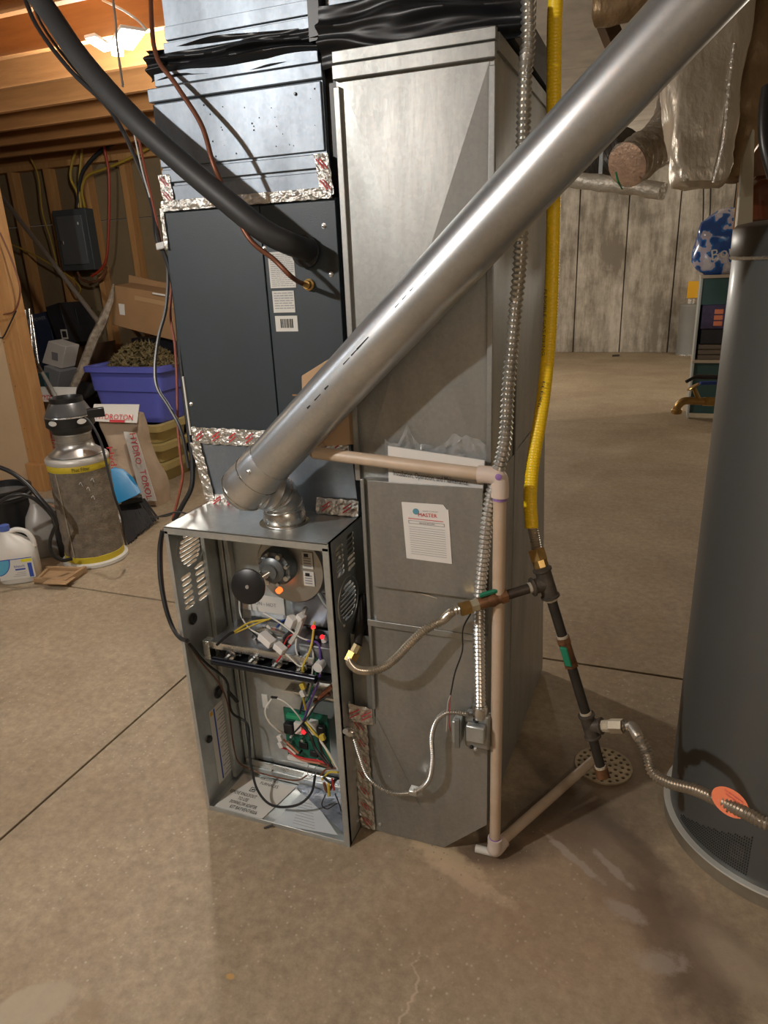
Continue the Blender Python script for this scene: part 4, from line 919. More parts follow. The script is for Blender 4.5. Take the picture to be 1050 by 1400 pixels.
tag(HF, 'grey corrugated gas connector curving from lower tee across the water heater', 'pipe')
OT = empty('orange_tag', at(998, 1098, D=1.245), 'round orange plastic warning tag hung on the connector before the water heater', 'tag')
tn = (CAM-at(998, 1098, D=1.25)).normalized(); td = (at(1020, 1112, D=1.22)-at(975, 1092, D=1.28)).normalized()
th = []; tcn = at(998, 1097, D=1.25); tu = V(.78, .2, -.6).normalized(); tn2 = (tn+V(-.4, 0, .2)).normalized(); tu = (tu-tn2*tu.dot(tn2)).normalized(); tv = tn2.cross(tu)
MB().holed([(x_*.034, y_*.022) for x_, y_ in circ(0, 0, 1, 32)], [circ(.004, -.016, .002, 8)], tcn, tu, tv, tn2*.0012).build('tag_disc', ORANGE, OT, smooth=0)
text('DO NOT REMOVE', tcn+tn2*.0015+tv*.012-tu*.018, tu, tv, .003, REDINK, OT, width=.036)
text('WARNING', tcn+tn2*.0015+tv*.007-tu*.013, tu, tv, .003, REDINK, OT, width=.026)

# ================================================================== WATER HEATER
hc = V(1.515, .425, 0); HR = .287
WH = empty('water_heater', hc, 'large dark charcoal cylindrical water heater standing in a shallow pan at the right', 'water heater')
MB().lathe([(HR-.02, .008), (HR, .02), (HR, 1.425), (HR-.003, 1.43)], hc, (0, 0, 1), 96).build('tank_jacket', HEATER, WH, smooth=50)
MB().lathe([(HR+.002, 1.428), (HR+.004, 1.434), (HR+.004, 1.484), (HR-.002, 1.492), (HR-.03, 1.497), (.001, 1.505)], hc, (0, 0, 1), 96).build('top_cap', HEATBAND, WH, smooth=50)
MB().lathe([(HR+.002, 1.425), (HR+.0065, 1.429), (HR+.002, 1.433)], hc, (0, 0, 1), 96).build('cap_bead', STEEL, WH)
MB().lathe([(HR+.001, .0), (HR+.013, .0), (HR+.015, .036), (HR+.0135, .037), (HR+.0125, .006), (HR+.001, .006)], hc, (0, 0, 1), 96).build('drain_pan', PANM, WH, smooth=50)
MB().lathe([(HR+.0128, .036), (HR+.0155, .036), (HR+.0165, .0385), (HR+.0155, .041), (HR+.0128, .041)], hc, (0, 0, 1), 96).build('pan_rim', RIM, WH)
def cyl_hit(px, py, R=HR):
    d = ray(px, py); ox, oy = CAM.x-hc.x, CAM.y-hc.y; a = d.x*d.x+d.y*d.y; b = 2*(ox*d.x+oy*d.y); c = ox*ox+oy*oy-R*R; q = b*b-4*a*c
    t = (-b-math.sqrt(max(0, q)))/(2*a); return CAM+d*t
def ang(p): return math.atan2(p.y-hc.y, p.x-hc.x)
a0, a1 = ang(cyl_hit(932, 1110)), ang(cyl_hit(1026, 1160)); q = MB()
a0, a1 = a0 % (2*PI), a1 % (2*PI)
zb0 = cyl_hit(935, 1115).z; zt = cyl_hit(1028, 1138).z; zb1 = cyl_hit(1020, 1190).z
for i in range(40):
    t = i/39; a = a0+(a1-a0)*t; z_lo = .058; z_hi = .07+.1*t
    z = z_lo
    while z < z_hi:
        c, s_ = math.cos(a), math.sin(a); p = V(hc.x+c*(HR+.0006), hc.y+s_*(HR+.0006), z); tg = V(-s_, c, 0)
        q.obox(p, tg*.0013+V(0, 0, .0012), V(c, s_, 0)*.0006, V(0, 0, .0022)); z += .0085
q.build('vent_perforation', mat('perforation_dark', (.02, .02, .02), .5), WH, kind='stuff')
lbp = cyl_hit(1010, 1140)
aa = ang(lbp); q = MB(); P = []
for z in (.085, .135):
    for k in range(5): P.append(V(hc.x+(HR+.0012)*math.cos(aa-.05+k*.03), hc.y+(HR+.0012)*math.sin(aa-.05+k*.03), z))
q.add(P, [[k, k+1, k+6, k+5] for k in range(4)]); q.build('rating_plate', mat('dull_plate', (.16, .16, .155), .3, .5, .3, 60), WH, fix=False)
# hose bib behind the heater
hb = at(968, 549, D=2.5)
HB = empty('hose_faucet', hb, 'old brass hose faucet poking out from behind the water heater', 'faucet')
hx = (at(1040, 552, D=2.5)-hb).normalized()
MB().cyl(hb, hb+hx*.3, .011, n=16).build('supply_pipe', RUST, HB)
MB().cyl(hb-hx*.015, hb+hx*.02, .017, n=6).build('flange', BRASS, HB)
MB().tube([hb, hb-hx*.05, hb-hx*.085+V(0, 0, -.002), hb-hx*.105+V(0, 0, -.02), hb-hx*.108+V(0, 0, -.038)], [.0135]*33, 14, 8).build('spout', BRASS, HB)
sp = hb-hx*.108+V(0, 0, -.034); MB().lathe([(.0165, -.014), (.0185, -.01), (.0185, 0), (.015, .004)], sp, (0, 0, 1), 16).build('spout_collar', BRASS, HB)
MB().cyl(hb-hx*.03, hb-hx*.055+V(0, 0, .045), .008, n=10).build('valve_stem', BRASS, HB)
MB().lathe([(.006, -.004), (.021, -.003), (.024, 0), (.021, .003), (.006, .004)], hb-hx*.058+V(0, 0, .05), V(-.5, 0, .8), 12).build('handle_wheel', BRASS, HB)
rp = hb+hx*.3; MB().cyl(V(rp.x, rp.y, .01), V(rp.x, rp.y, 2.6), .014, n=14).build('riser_pipe', RUST, HB)
MB().cyl(at(938, 522, D=2.6), at(951, 515, D=2.6), .006, n=10).build('lever_handle', BLACK, HB, label='short black lever handle')
MB().cyl(at(950, 515, D=2.6), V(rp.x, rp.y, at(950, 515, D=2.6).z), .009, n=10).build('lever_stem', BLACKPIPE, HB)
MB().beam(at(957, 524, D=2.55), at(1000, 523, D=2.55), .012, .012).build('valve_handle', BLUEINK, HB, bevel=.003, label='blue valve handle')

# ================================================================== CEILING LIGHT AND CABLES
lc = at(160, 68, Z=2.36)
LF = empty('ceiling_light', lc, 'glaring white winged led lamp on the joists at upper left', 'lamp')
EM = mat('led_emitter', (1, 1, 1), .5, emit=(1, .97, .92), estr=22)
MB().lathe([(.05, .05), (.05, .03), (.03, .02), (.025, -.02)], lc, (0, 0, 1), 24).build('lamp_holder', WHITEP, LF)
for (a, b), (c, d) in (((124, 54), (148, 69)), ((182, 44), (167, 66))):
    pa, pb_ = at(a, b, Z=2.33), at(c, d, Z=2.31); ww = (pb_-pa).normalized(); sd = V(0, 0, 1).cross(ww).normalized()
    W2 = MB().obox((pa+pb_)/2+V(0, 0, .012), (pb_-pa)/2*1.1, sd*(.03 if a < 150 else .05), V(0, 0, .006)).build('lamp_wing', WHITEP, LF, bevel=.003)
    MB().obox((pa+pb_)/2+V(0, 0, .002), (pb_-pa)/2, sd*(.024 if a < 150 else .042), V(0, 0, .004)).build('led_panel', EM, W2)
def cable(name, pts, r, m_, label, cat='cable', n=8, group=None):
    o = MB().tube([at(p[0], p[1], D=p[2]) for p in pts], r, n, 6).build(name, m_); return tag(o, label, cat, group)
cable('black_cable', [(28, -20, 2.2), (50, 35, 2.15), (95, 95, 2.1), (150, 150, 2.1), (185, 215, 2.05), (208, 280, 2.0), (214, 325, 1.95), (226, 350, 1.93), (236, 385, 1.93), (242, 430, 1.93), (246, 480, 1.93), (251, 530, 1.93), (257, 580, 1.93), (263, 630, 1.93), (262, 665, 1.93), (250, 690, 1.95), (238, 712, 1.98)], .0068, BLACKR, 'thicker black cable hanging along the left edge of dark cabinet, clipped near its top')
cable('grey_cable', [(35, -20, 2.25), (58, 35, 2.2), (100, 92, 2.15), (148, 145, 2.12), (180, 205, 2.05), (209, 280, 2.0), (216, 328, 1.94), (229, 365, 1.93), (227, 420, 1.93), (217, 460, 1.93), (212, 500, 1.93), (215, 530, 1.93), (232, 558, 1.93), (248, 590, 1.93), (258, 640, 1.94)], .0048, mat('grey_cable_jacket', (.045, .045, .045), .35), 'thin grey black cable bowing out left in front of the blue tote')
cable('red_cable', [(185, 165, 2.1), (195, 215, 2.05), (214, 300, 1.97), (222, 340, 1.95), (234, 375, 1.95), (233, 430, 1.95), (239, 470, 1.95), (242, 520, 1.95), (243, 580, 1.95), (247, 625, 1.95), (250, 650, 1.95), (244, 680, 1.97), (236, 710, 2.0)], .0038, mat('red_brown_jacket', (.3, .08, .05), .45), 'thin red brown cable between two black cables beside dark cabinet')
cable('hanging_cable', [(152, -20, 2.3), (158, 30, 2.3), (160, 60, 2.35), (164, 90, 2.35), (168, 118, 2.3)], .004, mat('white_black_cord', (.25, .22, .19), .5), 'cord hanging down past the glaring ceiling lamp')
cable('romex_cable', [(140, 0, 2.6), (165, 12, 2.5), (185, 25, 2.4), (200, 40, 2.3)], .004, LABEL, 'white cable stapled along joist to the right of ceiling lamp')
cable('white_wire', [(180, 165, 2.0), (186, 195, 1.95), (195, 235, 1.95), (205, 270, 1.93)], .0022, LABEL, 'thin pale wire dangling beside the two black cables under black insulated line')
CK = MB().obox(at(221, 336, D=1.92), V(.014, 0, .002), V(0, .008, 0), V(0, 0, .009)).build('cable_clip', WHITEP, bevel=.003); tag(CK, 'white clip holding the cables at the top left corner of dark cabinet', 'clip')
cable('black_cable', [(222, 725, 1.84), (218, 750, 1.85), (219, 790, 1.84), (226, 830, 1.83), (236, 858, 1.83), (246, 872, 1.8), (256, 876, 1.74)], .0055, BLACKR, 'black cable hanging down outside the left side of open furnace')
cable('brown_cable', [(224, 722, 1.86), (221, 755, 1.86), (223, 800, 1.85), (231, 840, 1.84), (243, 868, 1.82), (256, 878, 1.76)], .003, WBR, 'thin brown cable beside the black one outside the left side of furnace')
cable('signal_wire', [(212, 708, 2.05), (225, 704, 1.9), (245, 700, 1.85), (262, 706, 1.8), (270, 716, 1.74), (269, 724, 1.72)], .0022, BLACKR, 'thin black wire lying over the furnace top at its left corner')
cable('floor_wire', [(200, 706, 2.9), (225, 706, 2.6), (240, 700, 2.3), (250, 690, 2.0)], .003, BLACKR, 'black wire running from the broom towards the furnace top')
yc_ = mat('orange_romex', (.32, .035, .012), .5); yy_ = mat('yellow_romex', (.36, .24, .03), .5)
def ycable(name, pts, r, m_, label, Y_=3.85, cat='cable'):
    o = MB().tube([at(a, b, Y=Y_-(.0 if len(p) < 3 else p[2])) for p in pts for a, b in [p[:2]]], r, 7, 6).build(name, m_); return tag(o, label, cat)
ycable('red_cable', [(138, 182), (143, 205), (149, 240), (149, 300), (146, 350), (138, 368), (125, 378)], .011, yc_, 'red electrical cable curving down right of the grey panel', 3.8)
ycable('red_cable', [(48, 200), (80, 204), (105, 203), (125, 196), (150, 185), (175, 181), (205, 186)], .011, yc_, 'red electrical cable run along underside of the ceiling joists', 3.6)
ycable('yellow_cable', [(105, 203), (98, 225), (97, 245), (105, 262), (108, 284)], .011, yy_, 'yellow cable bowing out left above the grey electrical panel')
ycable('yellow_cable', [(112, 203), (110, 230), (108, 255), (111, 284)], .011, yy_, 'yellow cable running straight down into the grey electrical panel')
ycable('yellow_cable', [(215, 196), (195, 207), (165, 222), (140, 232), (120, 240), (112, 258), (116, 284)], .011, yy_, 'long yellow cable sweeping from the plenum to the grey electrical panel')
ycable('black_cable', [(170, 188), (140, 205), (120, 225), (110, 245), (106, 284)], .016, BLACKR, 'thick black cable sweeping into top of the grey electrical panel')
ycable('yellow_cable', [(40, 213), (52, 240), (58, 290), (70, 330), (80, 372)], .007, yy_, 'yellow cable hanging across the studs left of grey electrical panel')
ycable('yellow_cable', [(10, 332), (40, 345), (75, 365), (100, 382), (110, 395), (104, 402), (92, 385)], .008, yy_, 'loose yellow cable looping under the grey electrical panel')
ycable('brown_cable', [(106, 372), (112, 382), (125, 386), (140, 380), (146, 365)], .011, WBR, 'brown cable loop hanging below the grey electrical panel')
ycable('loose_cord', [(0, 318), (14, 350), (26, 385), (27, 405), (20, 425), (5, 430)], .006, WBR, 'brown cord curling down in front of the left stud', 2.33)
ycable('dark_cable', [(22, 425), (15, 440), (5, 460), (0, 462)], .005, BLACKR, 'dark cord trailing off left across the tan drywall', 2.33)
ycable('steel_strut', [(-5, 178), (25, 176), (70, 186)], .012, DOPE, 'pale bent bracing wire under the dark joists at upper left', 3.3, 'wire')

# electrical panel
ep0, ep1 = at(76, 286, Y=3.86), at(134, 371, Y=3.86); cx_, cz_ = (ep0.x+ep1.x)/2, (ep0.z+ep1.z)/2
EP = empty('electrical_panel', (cx_, 3.86, cz_), 'grey steel electrical panel mounted on the studs at left', 'electrical panel')
hw_ = .18; hh_ = .245
MB().box((cx_-hw_, 3.82, cz_-hh_), (cx_+hw_, 3.915, cz_+hh_)).build('enclosure', mat('panel_grey', (.07, .08, .085), .5, .2), EP, bevel=.004)
MB().box((cx_-hw_+.045, 3.805, cz_-hh_+.05), (cx_+hw_-.045, 3.82, cz_+hh_-.05)).build('door', mat('panel_door_grey', (.12, .13, .135), .45, .2), EP, bevel=.003)
MB().box((cx_-.12, 3.798, cz_-.03), (cx_-.1, 3.806, cz_)).build('latch', STEEL, EP); MB().box((cx_+.09, 3.8, cz_+.12), (cx_+.1, 3.806, cz_+.14)).build('label_sticker', LABEL, EP)

# leaning conduit, crooked board, poles
cd_ = MB().cyl(at(-20, 240, Y=3.35), at(137, 443, Y=3.0), .018, n=14).build('leaning_conduit', mat('dull_conduit', (.33, .29, .24), .4, .7)); tag(cd_, 'long grey conduit leaning diagonally across the stud wall', 'pipe')
bo = MB(); bo.ringsweep([at(70, 590, Y=2.75), at(90, 552, Y=2.8), at(112, 505, Y=2.85), at(128, 462, Y=2.95), at(140, 440, Y=3.0), at(152, 412, Y=3.1), at(155, 388, Y=3.15)], [.022, .024, .03, .033, .034, .02, .006], 8); bo.jitter(.012, 14)
bo = bo.build('crooked_board', mat('paint_splashed_wood', (.34, .29, .22), .7, 0, .5, 22, col2=(.12, .09, .06), bump=.4)); tag(bo, 'crooked paint splashed board leaning behind the carbon filter', 'board')
mp_ = empty('mop_handle', at(80, 552, Y=2.62), 'silver and black pole leaning behind the black duct fan', 'pole')
MB().cyl(at(27, 458, Y=2.8), at(58, 510, Y=2.7), .013, n=12).build('silver_tube', STEEL, mp_); MB().cyl(at(58, 510, Y=2.7), at(78, 546, Y=2.62), .015, n=12).build('dark_grip', GREYP, mp_); MB().cyl(at(78, 546, Y=2.62), at(83, 555, Y=2.6), .018, n=12).build('end_cap', WHITEP, mp_)
for (a, b), (c, d), k in (((28, 428), (44, 520), 0), ((34, 424), (50, 525), 1), ((40, 422), (46, 500), 2), ((43, 430), (56, 520), 3)):
    t_ = MB().cyl(at(a, b, Y=3.5), at(c, d, Y=3.4), .014, n=10).build('metal_tube', STEEL); tag(t_, ['leftmost metal tube of the bundle standing by the left stud', 'second metal tube from the left stud, in the tube bundle', 'third metal tube from the left stud, shortest of the bundle', 'metal tube farthest from the left stud in the tube bundle'][k], 'tube', 'metal tubes by the left stud')

# stack of cartons in the dark corner
def carton(name, tl, tr, br, bl, Y_, dep, m_, lab, cat='box', par=None):
    P_ = [at(*q, Y=Y_) for q in (tl, tr, br, bl)]; o = MB().prism(P_, V(0, dep, 0)).build(name, m_, bevel=.004); return tag(o, lab, cat)
cb1 = carton('navy_box', (36, 432), (66, 425), (80, 510), (48, 522), 3.5, .3, NAVY, 'navy blue carton standing behind the metal tubes at left')
text('POWER', at(46, 440, Y=3.495), at(64, 436, Y=3.495)-at(46, 440, Y=3.495), (0, 0, 1), .03, INKG, cb1)
cb2 = carton('black_box', (62, 420), (80, 414), (97, 470), (82, 478), 3.45, .28, DARKJ, 'black carton with a small white emblem, left of the leaning conduit')
MB().obox(at(88, 457, Y=3.447), V(.035, 0, 0), V(0, .001, 0), V(0, 0, .04)).build('white_emblem', LABEL, cb2)
MB().obox(at(88, 457, Y=3.445), V(.022, 0, 0), V(0, .001, 0), V(0, 0, .026)).build('emblem_center', INK, cb2)
cb3 = carton('black_box', (86, 424), (103, 422), (110, 455), (98, 462), 3.6, .2, DARKJ, 'small black carton with pale picture, farthest right in the dark corner')
MB().obox(at(100, 442, Y=3.597), V(.03, 0, 0), V(0, .001, 0), V(0, 0, .035)).jitter(.01, 20).build('pale_picture', INKG, cb3)
cb4 = carton('white_box', (66, 466), (90, 474), (84, 504), (57, 496), 3.15, .15, PAPER, 'small white box tilted on the dark clutter behind the bags')
MB().obox(at(75, 487, Y=3.147), V(.03, 0, -.006), V(0, .001, 0), V(.006, 0, .03)).build('label_sticker', INKG, cb4)
carton('grey_box', (60, 500), (82, 508), (76, 542), (58, 540), 3.1, .2, mat('pale_grey_carton', (.3, .31, .33), .6), 'pale grey carton below the small white box')
carton('teal_box', (42, 512), (60, 510), (66, 572), (52, 590), 3.05, .3, TEAL, 'dark teal bin beside the left stud behind the first clay bag')
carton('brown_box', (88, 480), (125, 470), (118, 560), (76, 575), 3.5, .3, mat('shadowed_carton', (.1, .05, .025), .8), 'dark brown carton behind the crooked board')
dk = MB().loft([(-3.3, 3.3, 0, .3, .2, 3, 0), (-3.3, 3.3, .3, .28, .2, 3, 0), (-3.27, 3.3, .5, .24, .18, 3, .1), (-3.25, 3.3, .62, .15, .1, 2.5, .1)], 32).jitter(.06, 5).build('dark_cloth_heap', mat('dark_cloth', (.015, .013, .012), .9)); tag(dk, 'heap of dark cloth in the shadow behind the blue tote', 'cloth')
bkb = MB().loft([(-2.1, 3.28, 0, .2, .15, 2.4, 0), (-2.1, 3.28, .15, .21, .15, 2.4, 0), (-2.08, 3.28, .3, .17, .12, 2.2, .2), (-2.07, 3.28, .38, .07, .06, 2, .2)], 28).jitter(.04, 7).build('black_bag', BLACKR); tag(bkb, 'slumped black bag on the floor right of the yellow totes', 'bag')
# brown cardboard box propped on the clutter
q0, q1, q2, q3 = at(157, 390, Y=3.15), at(262, 408, Y=3.15), at(262, 472, Y=3.15), at(153, 444, Y=3.15)
CX = MB().prism([q0, q1, q2, q3], V(.02, .38, .03)).build('cardboard_box', CARD, bevel=.004); tag(CX, 'large brown cardboard box tilted on the clutter below electrical panel', 'box')
MB().prism([at(176, 376, Y=3.35), at(230, 388, Y=3.35), at(232, 402, Y=3.3), at(176, 392, Y=3.3)], V(0, .01, 0)).build('box_flap', CARD, CX)
MB().prism([at(162, 415, Y=3.147), at(170, 416, Y=3.147), at(171, 431, Y=3.147), at(164, 430, Y=3.147)], V(0, -.001, 0)).build('shipping_label', LABEL, CX)
MB().prism([at(184, 404, Y=3.147), at(262, 420, Y=3.147), at(262, 426, Y=3.147), at(184, 410, Y=3.147)], V(0, -.001, 0)).build('packing_tape', mat('packing_tape', (.4, .26, .13), .3), CX)
MB().cyl(at(209, 401, Y=3.14), at(232, 405, Y=3.14), .007, n=8).build('paper_stick', LABEL, CX)
CB2 = MB().box((-2.95, 3.47, .0), (-2.1, 3.85, .96)).build('dark_crate', DARKJ, bevel=.01); tag(CB2, 'dark crate in shadow carrying the tilted brown cardboard box', 'crate')

# totes
def tote(name, x0, x1, y0, y1, z0, z1, tap, m_, parent_lab, rimh=.035, openk=True, group=None):
    R_ = empty(name, ((x0+x1)/2, (y0+y1)/2, z0), parent_lab, 'storage tote', group)
    cx, cy, hx_, hy = (x0+x1)/2, (y0+y1)/2, (x1-x0)/2, (y1-y0)/2; b = MB()
    secs = [(cx, cy, z0, hx_*tap, hy*tap, 9, 0), (cx, cy, z0+(z1-z0)*.55, hx_*(tap+(1-tap)*.55), hy*(tap+(1-tap)*.55), 9, 0), (cx, cy, z0+(z1-z0)*.57, hx_*(tap+(1-tap)*.57)+.012, hy*(tap+(1-tap)*.57)+.012, 9, 0), (cx, cy, z1, hx_, hy, 9, 0)]
    if openk: secs += [(cx, cy, z1, hx_-.012, hy-.012, 9, 0), (cx, cy, z0+.06, hx_*tap-.02, hy*tap-.02, 9, 0)]
    b.loft(secs, 48).build('tub', m_, R_, smooth=30)
    r = MB(); r.loft([(cx, cy, z1-rimh, hx_+.004, hy+.004, 9, 0), (cx, cy, z1-rimh, hx_+.028, hy+.028, 9, 0), (cx, cy, z1, hx_+.028, hy+.028, 9, 0), (cx, cy, z1+.004, hx_+.02, hy+.02, 9, 0), (cx, cy, z1+.004, hx_-.01, hy-.01, 9, 0), (cx, cy, z1-rimh, hx_-.01, hy-.01, 9, 0)], 48).build('rim', m_, R_, smooth=30)
    return R_
BT = tote('blue_tote', -2.80, -2.16, 2.76, 3.14, .43, .83, .82, TOTE, 'open blue plastic tote full of dried plants on the yellow totes')
for k, (z0_, z1_, lab) in enumerate(((0, .14, 'yellow plastic tote at the bottom of the stack, on the floor'), (.145, .285, 'yellow plastic tote in the middle of the stack'), (.29, .425, 'yellow plastic tote at top of its stack, under the blue tote'))):
    R_ = tote('yellow_tote', -2.62, -2.2, 2.72, 3.08, z0_, z1_, .9, TOTEY, lab, .045, False)
    MB().box((-2.6, 2.73, z1_-.012), (-2.22, 3.07, z1_)).build('lid', TOTEY, R_, bevel=.006)
random.seed(5); b = MB()
for i in range(2600):
    a = random.random()*2*PI; rr = math.sqrt(random.random()); c = V(-2.42+rr*.3*math.cos(a), 2.95+rr*.16*math.sin(a), .80+.17*(1-rr*rr)*random.random()**.6+.02)
    u = V(random.gauss(0, 1), random.gauss(0, 1), random.gauss(0, .7)).normalized(); v = u.orthogonal().normalized(); l_ = random.uniform(.012, .045); w_ = random.uniform(.002, .009)
    b.add([c-u*l_-v*w_, c+v*w_*1.4, c+u*l_, c-v*w_], [(0, 1, 2), (0, 2, 3)])
b.build('dried_stems', DRY, smooth=0, fix=False, kind='stuff'); tag(bpy.data.objects['dried_stems'], 'tangle of dried yellow brown plant stems heaped in the blue tote', 'dried plants')

# bags of clay pebbles
def claybag(cx, cy, rot, lean, lab, hgt=.6, name='clay_pebble_bag'):
    R_ = empty(name, (cx, cy, 0), lab, 'bag', None, (0, 0, rot)); b = MB(); secs = []
    for k in range(19):
        t = k/18; z = hgt*t; rx = .165*(1+.08*math.sin(t*7)-.12*t); ry = .1*(1-.55*t**2)+.01*math.sin(t*9)
        secs.append((lean*t, .0+.03*t, z, rx, ry, 3.6, .08*math.sin(t*5)))
    b.loft(secs, 40).jitter(.018, 7); b.build('sack', KRAFT, R_, local=True, smooth=60)
    tp = MB().prism([V(lean-.15, -.09, hgt-.02), V(lean+.15, -.09, hgt-.04), V(lean+.15, -.02, hgt+.06), V(lean-.15, -.02, hgt+.07)], V(0, .012, .004)).build('folded_top', LABEL, R_, local=True)
    xd_ = V(1, 0, -.06); yd_ = V(0, .7, 1).normalized()
    M3 = Matrix.Rotation(rot, 3, 'Z'); O_ = V(cx, cy, 0)
    text('HYDROTON', O_+M3 @ V(lean-.12, -.084, hgt-.008), M3 @ xd_, M3 @ yd_, .038, REDINK, R_, width=.24, lift=.004)
    MB().prism([V(lean-.03, -.0885, hgt-.03), V(lean+.07, -.0885, hgt-.035), V(lean+.07, -.083, hgt-.02), V(lean-.03, -.083, hgt-.015)], V(0, -.002, 0)).build('red_stripe', REDINK, R_, local=True)
    stp = MB().prism([V(lean*.7+.04, -.108, hgt*.85), V(lean*.7+.115, -.10, hgt*.83), V(.145, -.128, .05), V(.05, -.135, .05)], V(0, .006, 0)).build('white_stripe', LABEL, R_, local=True)
    text('HYDRO', O_+M3 @ V(lean*.7+.085, -.118, hgt*.84), M3 @ V(.08, -.06, -1), M3 @ V(1, 0, .08), .042, REDINK, R_, width=.2, lift=.006)
    text('TOROL', O_+M3 @ V(lean*.3+.088, -.128, hgt*.44), M3 @ V(.12, -.05, -1), M3 @ V(1, 0, .1), .042, REDINK, R_, width=.2, lift=.008)
    text('Hydro', O_+M3 @ V(lean*.6-.09, -.12, hgt*.7), M3 @ V(.1, -.06, -1), M3 @ V(1, 0, .1), .045, REDINK, R_, width=.2, lift=.006)
    return R_
claybag(-2.06, 2.3, .28, -.07, 'leaning kraft bag of clay pebbles with red lettering, in front of yellow totes', .6)
claybag(-3.02, 2.72, .25, -.02, 'second kraft bag of clay pebbles, mostly hidden behind the carbon filter', .62)

# carbon filter and fan
fc = V(-1.68, 1.425, 0)
CF = empty('carbon_filter', fc, 'tall grey cloth covered carbon filter canister with yellow bands', 'filter')
MB().lathe([(.16, 0), (.168, .004), (.168, .02), (.155, .026)], fc, (0, 0, 1), 48).build('base_ring', LABEL, CF)
MB().lathe([(.151, .022), (.1515, .058), (.149, .06)], fc, (0, 0, 1), 48).build('yellow_band', YBAND, CF)
b = MB().lathe([(.149, .05)]+[(.149+.0015*math.sin(i*1.9), .05+.47*i/24) for i in range(1, 25)]+[(.148, .53)], fc, (0, 0, 1), 72); b.jitter(.003, 14); b.build('cloth_sleeve', FILTER, CF, smooth=60)
MB().lathe([(.151, .518), (.1525, .52), (.1525, .552), (.151, .554)], fc, (0, 0, 1), 48).build('yellow_band', YBAND, CF)
MB().lathe([(.153, .552), (.156, .556), (.156, .574), (.15, .582), (.1, .59), (.001, .59)], fc, (0, 0, 1), 48).build('top_ring', mat('pale_metal_ring', (.6, .58, .53), .4, .3), CF)
cdir = (CAM-fc); cdir.z = 0; cdir.normalize(); crt = V(-cdir.y, cdir.x, 0)
b = MB(); 
def wraptext(body, z, h, wid, ang0, par, m_, R):
    o = text(body, V(0, 0, 0), V(1, 0, 0), V(0, 1, 0), h, m_, par, width=wid); base = rootof(par).location
    for v in o.data.vertices:
        a = math.atan2(cdir.y, cdir.x)+ang0+(v.co.x+base.x)/R; zz = v.co.y+base.y
        v.co = V(math.cos(a)*(R+.001), math.sin(a)*(R+.001), z+zz)
wraptext('Phat Filter', .526, .02, .085, -.25, CF, INK, .153)
for k, (da_, z) in enumerate(((.1, .43), (.28, .47), (.2, .38), (-.1, .46))):
    a = math.atan2(cdir.y, cdir.x)+da_; c, s_ = math.cos(a), math.sin(a)
    MB().tube([fc+V(c*.152, s_*.152, z), fc+V(math.cos(a+.06)*.154, math.sin(a+.06)*.154, z+.01), fc+V(math.cos(a+.1)*.152, math.sin(a+.1)*.152, z-.012)], .0016, 5).build('loose_thread', LABEL, CF)
MB().tube([fc+V(math.cos(a_)*.152, math.sin(a_)*.152, z_) for a_, z_ in ((math.atan2(cdir.y, cdir.x)-.85, .52), (math.atan2(cdir.y, cdir.x)-.8, .3), (math.atan2(cdir.y, cdir.x)-.75, .06))], .0035, 6).build('sleeve_seam', mat('seam_cloth', (.34, .29, .22), .9), CF)
fnc = fc+V(0, 0, .59)
DF = empty('duct_fan', fnc, 'black inline duct fan sitting on top of the grey carbon filter', 'fan')
MB().lathe([(.135, 0), (.13, .008), (.1, .03), (.088, .045), (.086, .06), (.09, .062), (.09, .07), (.086, .072), (.086, .1), (.092, .104), (.09, .12)], fnc, (0, 0, 1), 48).build('metal_flange', mat('soft_aluminium', (.5, .49, .46), .35, .8, .2, 20), DF, smooth=40)
MB().lathe([(.09, .11), (.098, .115), (.104, .135), (.118, .15), (.118, .2), (.112, .205)], fnc, (0, 0, 1), 48).build('lower_housing', BLACK, DF, smooth=40)
MB().lathe([(.112, .2), (.114, .208), (.085, .262), (.076, .27)], fnc, (0, 0, 1), 48).build('upper_housing', mat('dark_grey_fan', (.06, .06, .06), .3), DF, smooth=40)
MB().lathe([(.076, .262), (.08, .265), (.08, .29), (.074, .292), (.07, .28), (.07, .24)], fnc, (0, 0, 1), 48).build('inlet_ring', BLACK, DF, smooth=40)
MB().lathe([(.1185, .197), (.1205, .2), (.1185, .204)], fnc, (0, 0, 1), 48).build('clamp_band', STEEL, DF)
for sgn, rr in ((-.75, .03), (.45, .03)):
    a = math.atan2(cdir.y, cdir.x)-sgn*-1; c = fnc+V(math.cos(a)*.1185, math.sin(a)*.1185, .178); nr = V(math.cos(a), math.sin(a), 0); tg = V(-nr.y, nr.x, 0)
    MB().prism([c+tg*(.024*math.cos(i*PI/10))+V(0, 0, .013*math.sin(i*PI/10)) for i in range(20)], nr*.0025).build('oval_badge', LABEL, DF)
jb = at(131, 564, D=3.5); MB().obox(jb, crt*.04, cdir*.02, V(0, 0, .022)).build('wiring_box', BLACK, DF, bevel=.004)
cable('fan_cord', [(116, 571, 3.45), (124, 578, 3.45), (138, 605, 3.45), (148, 645, 3.45), (157, 680, 3.45), (166, 705, 3.5), (170, 730, 3.6)], .006, BLACKR, 'black power cord dropping from the duct fan past the carbon filter')

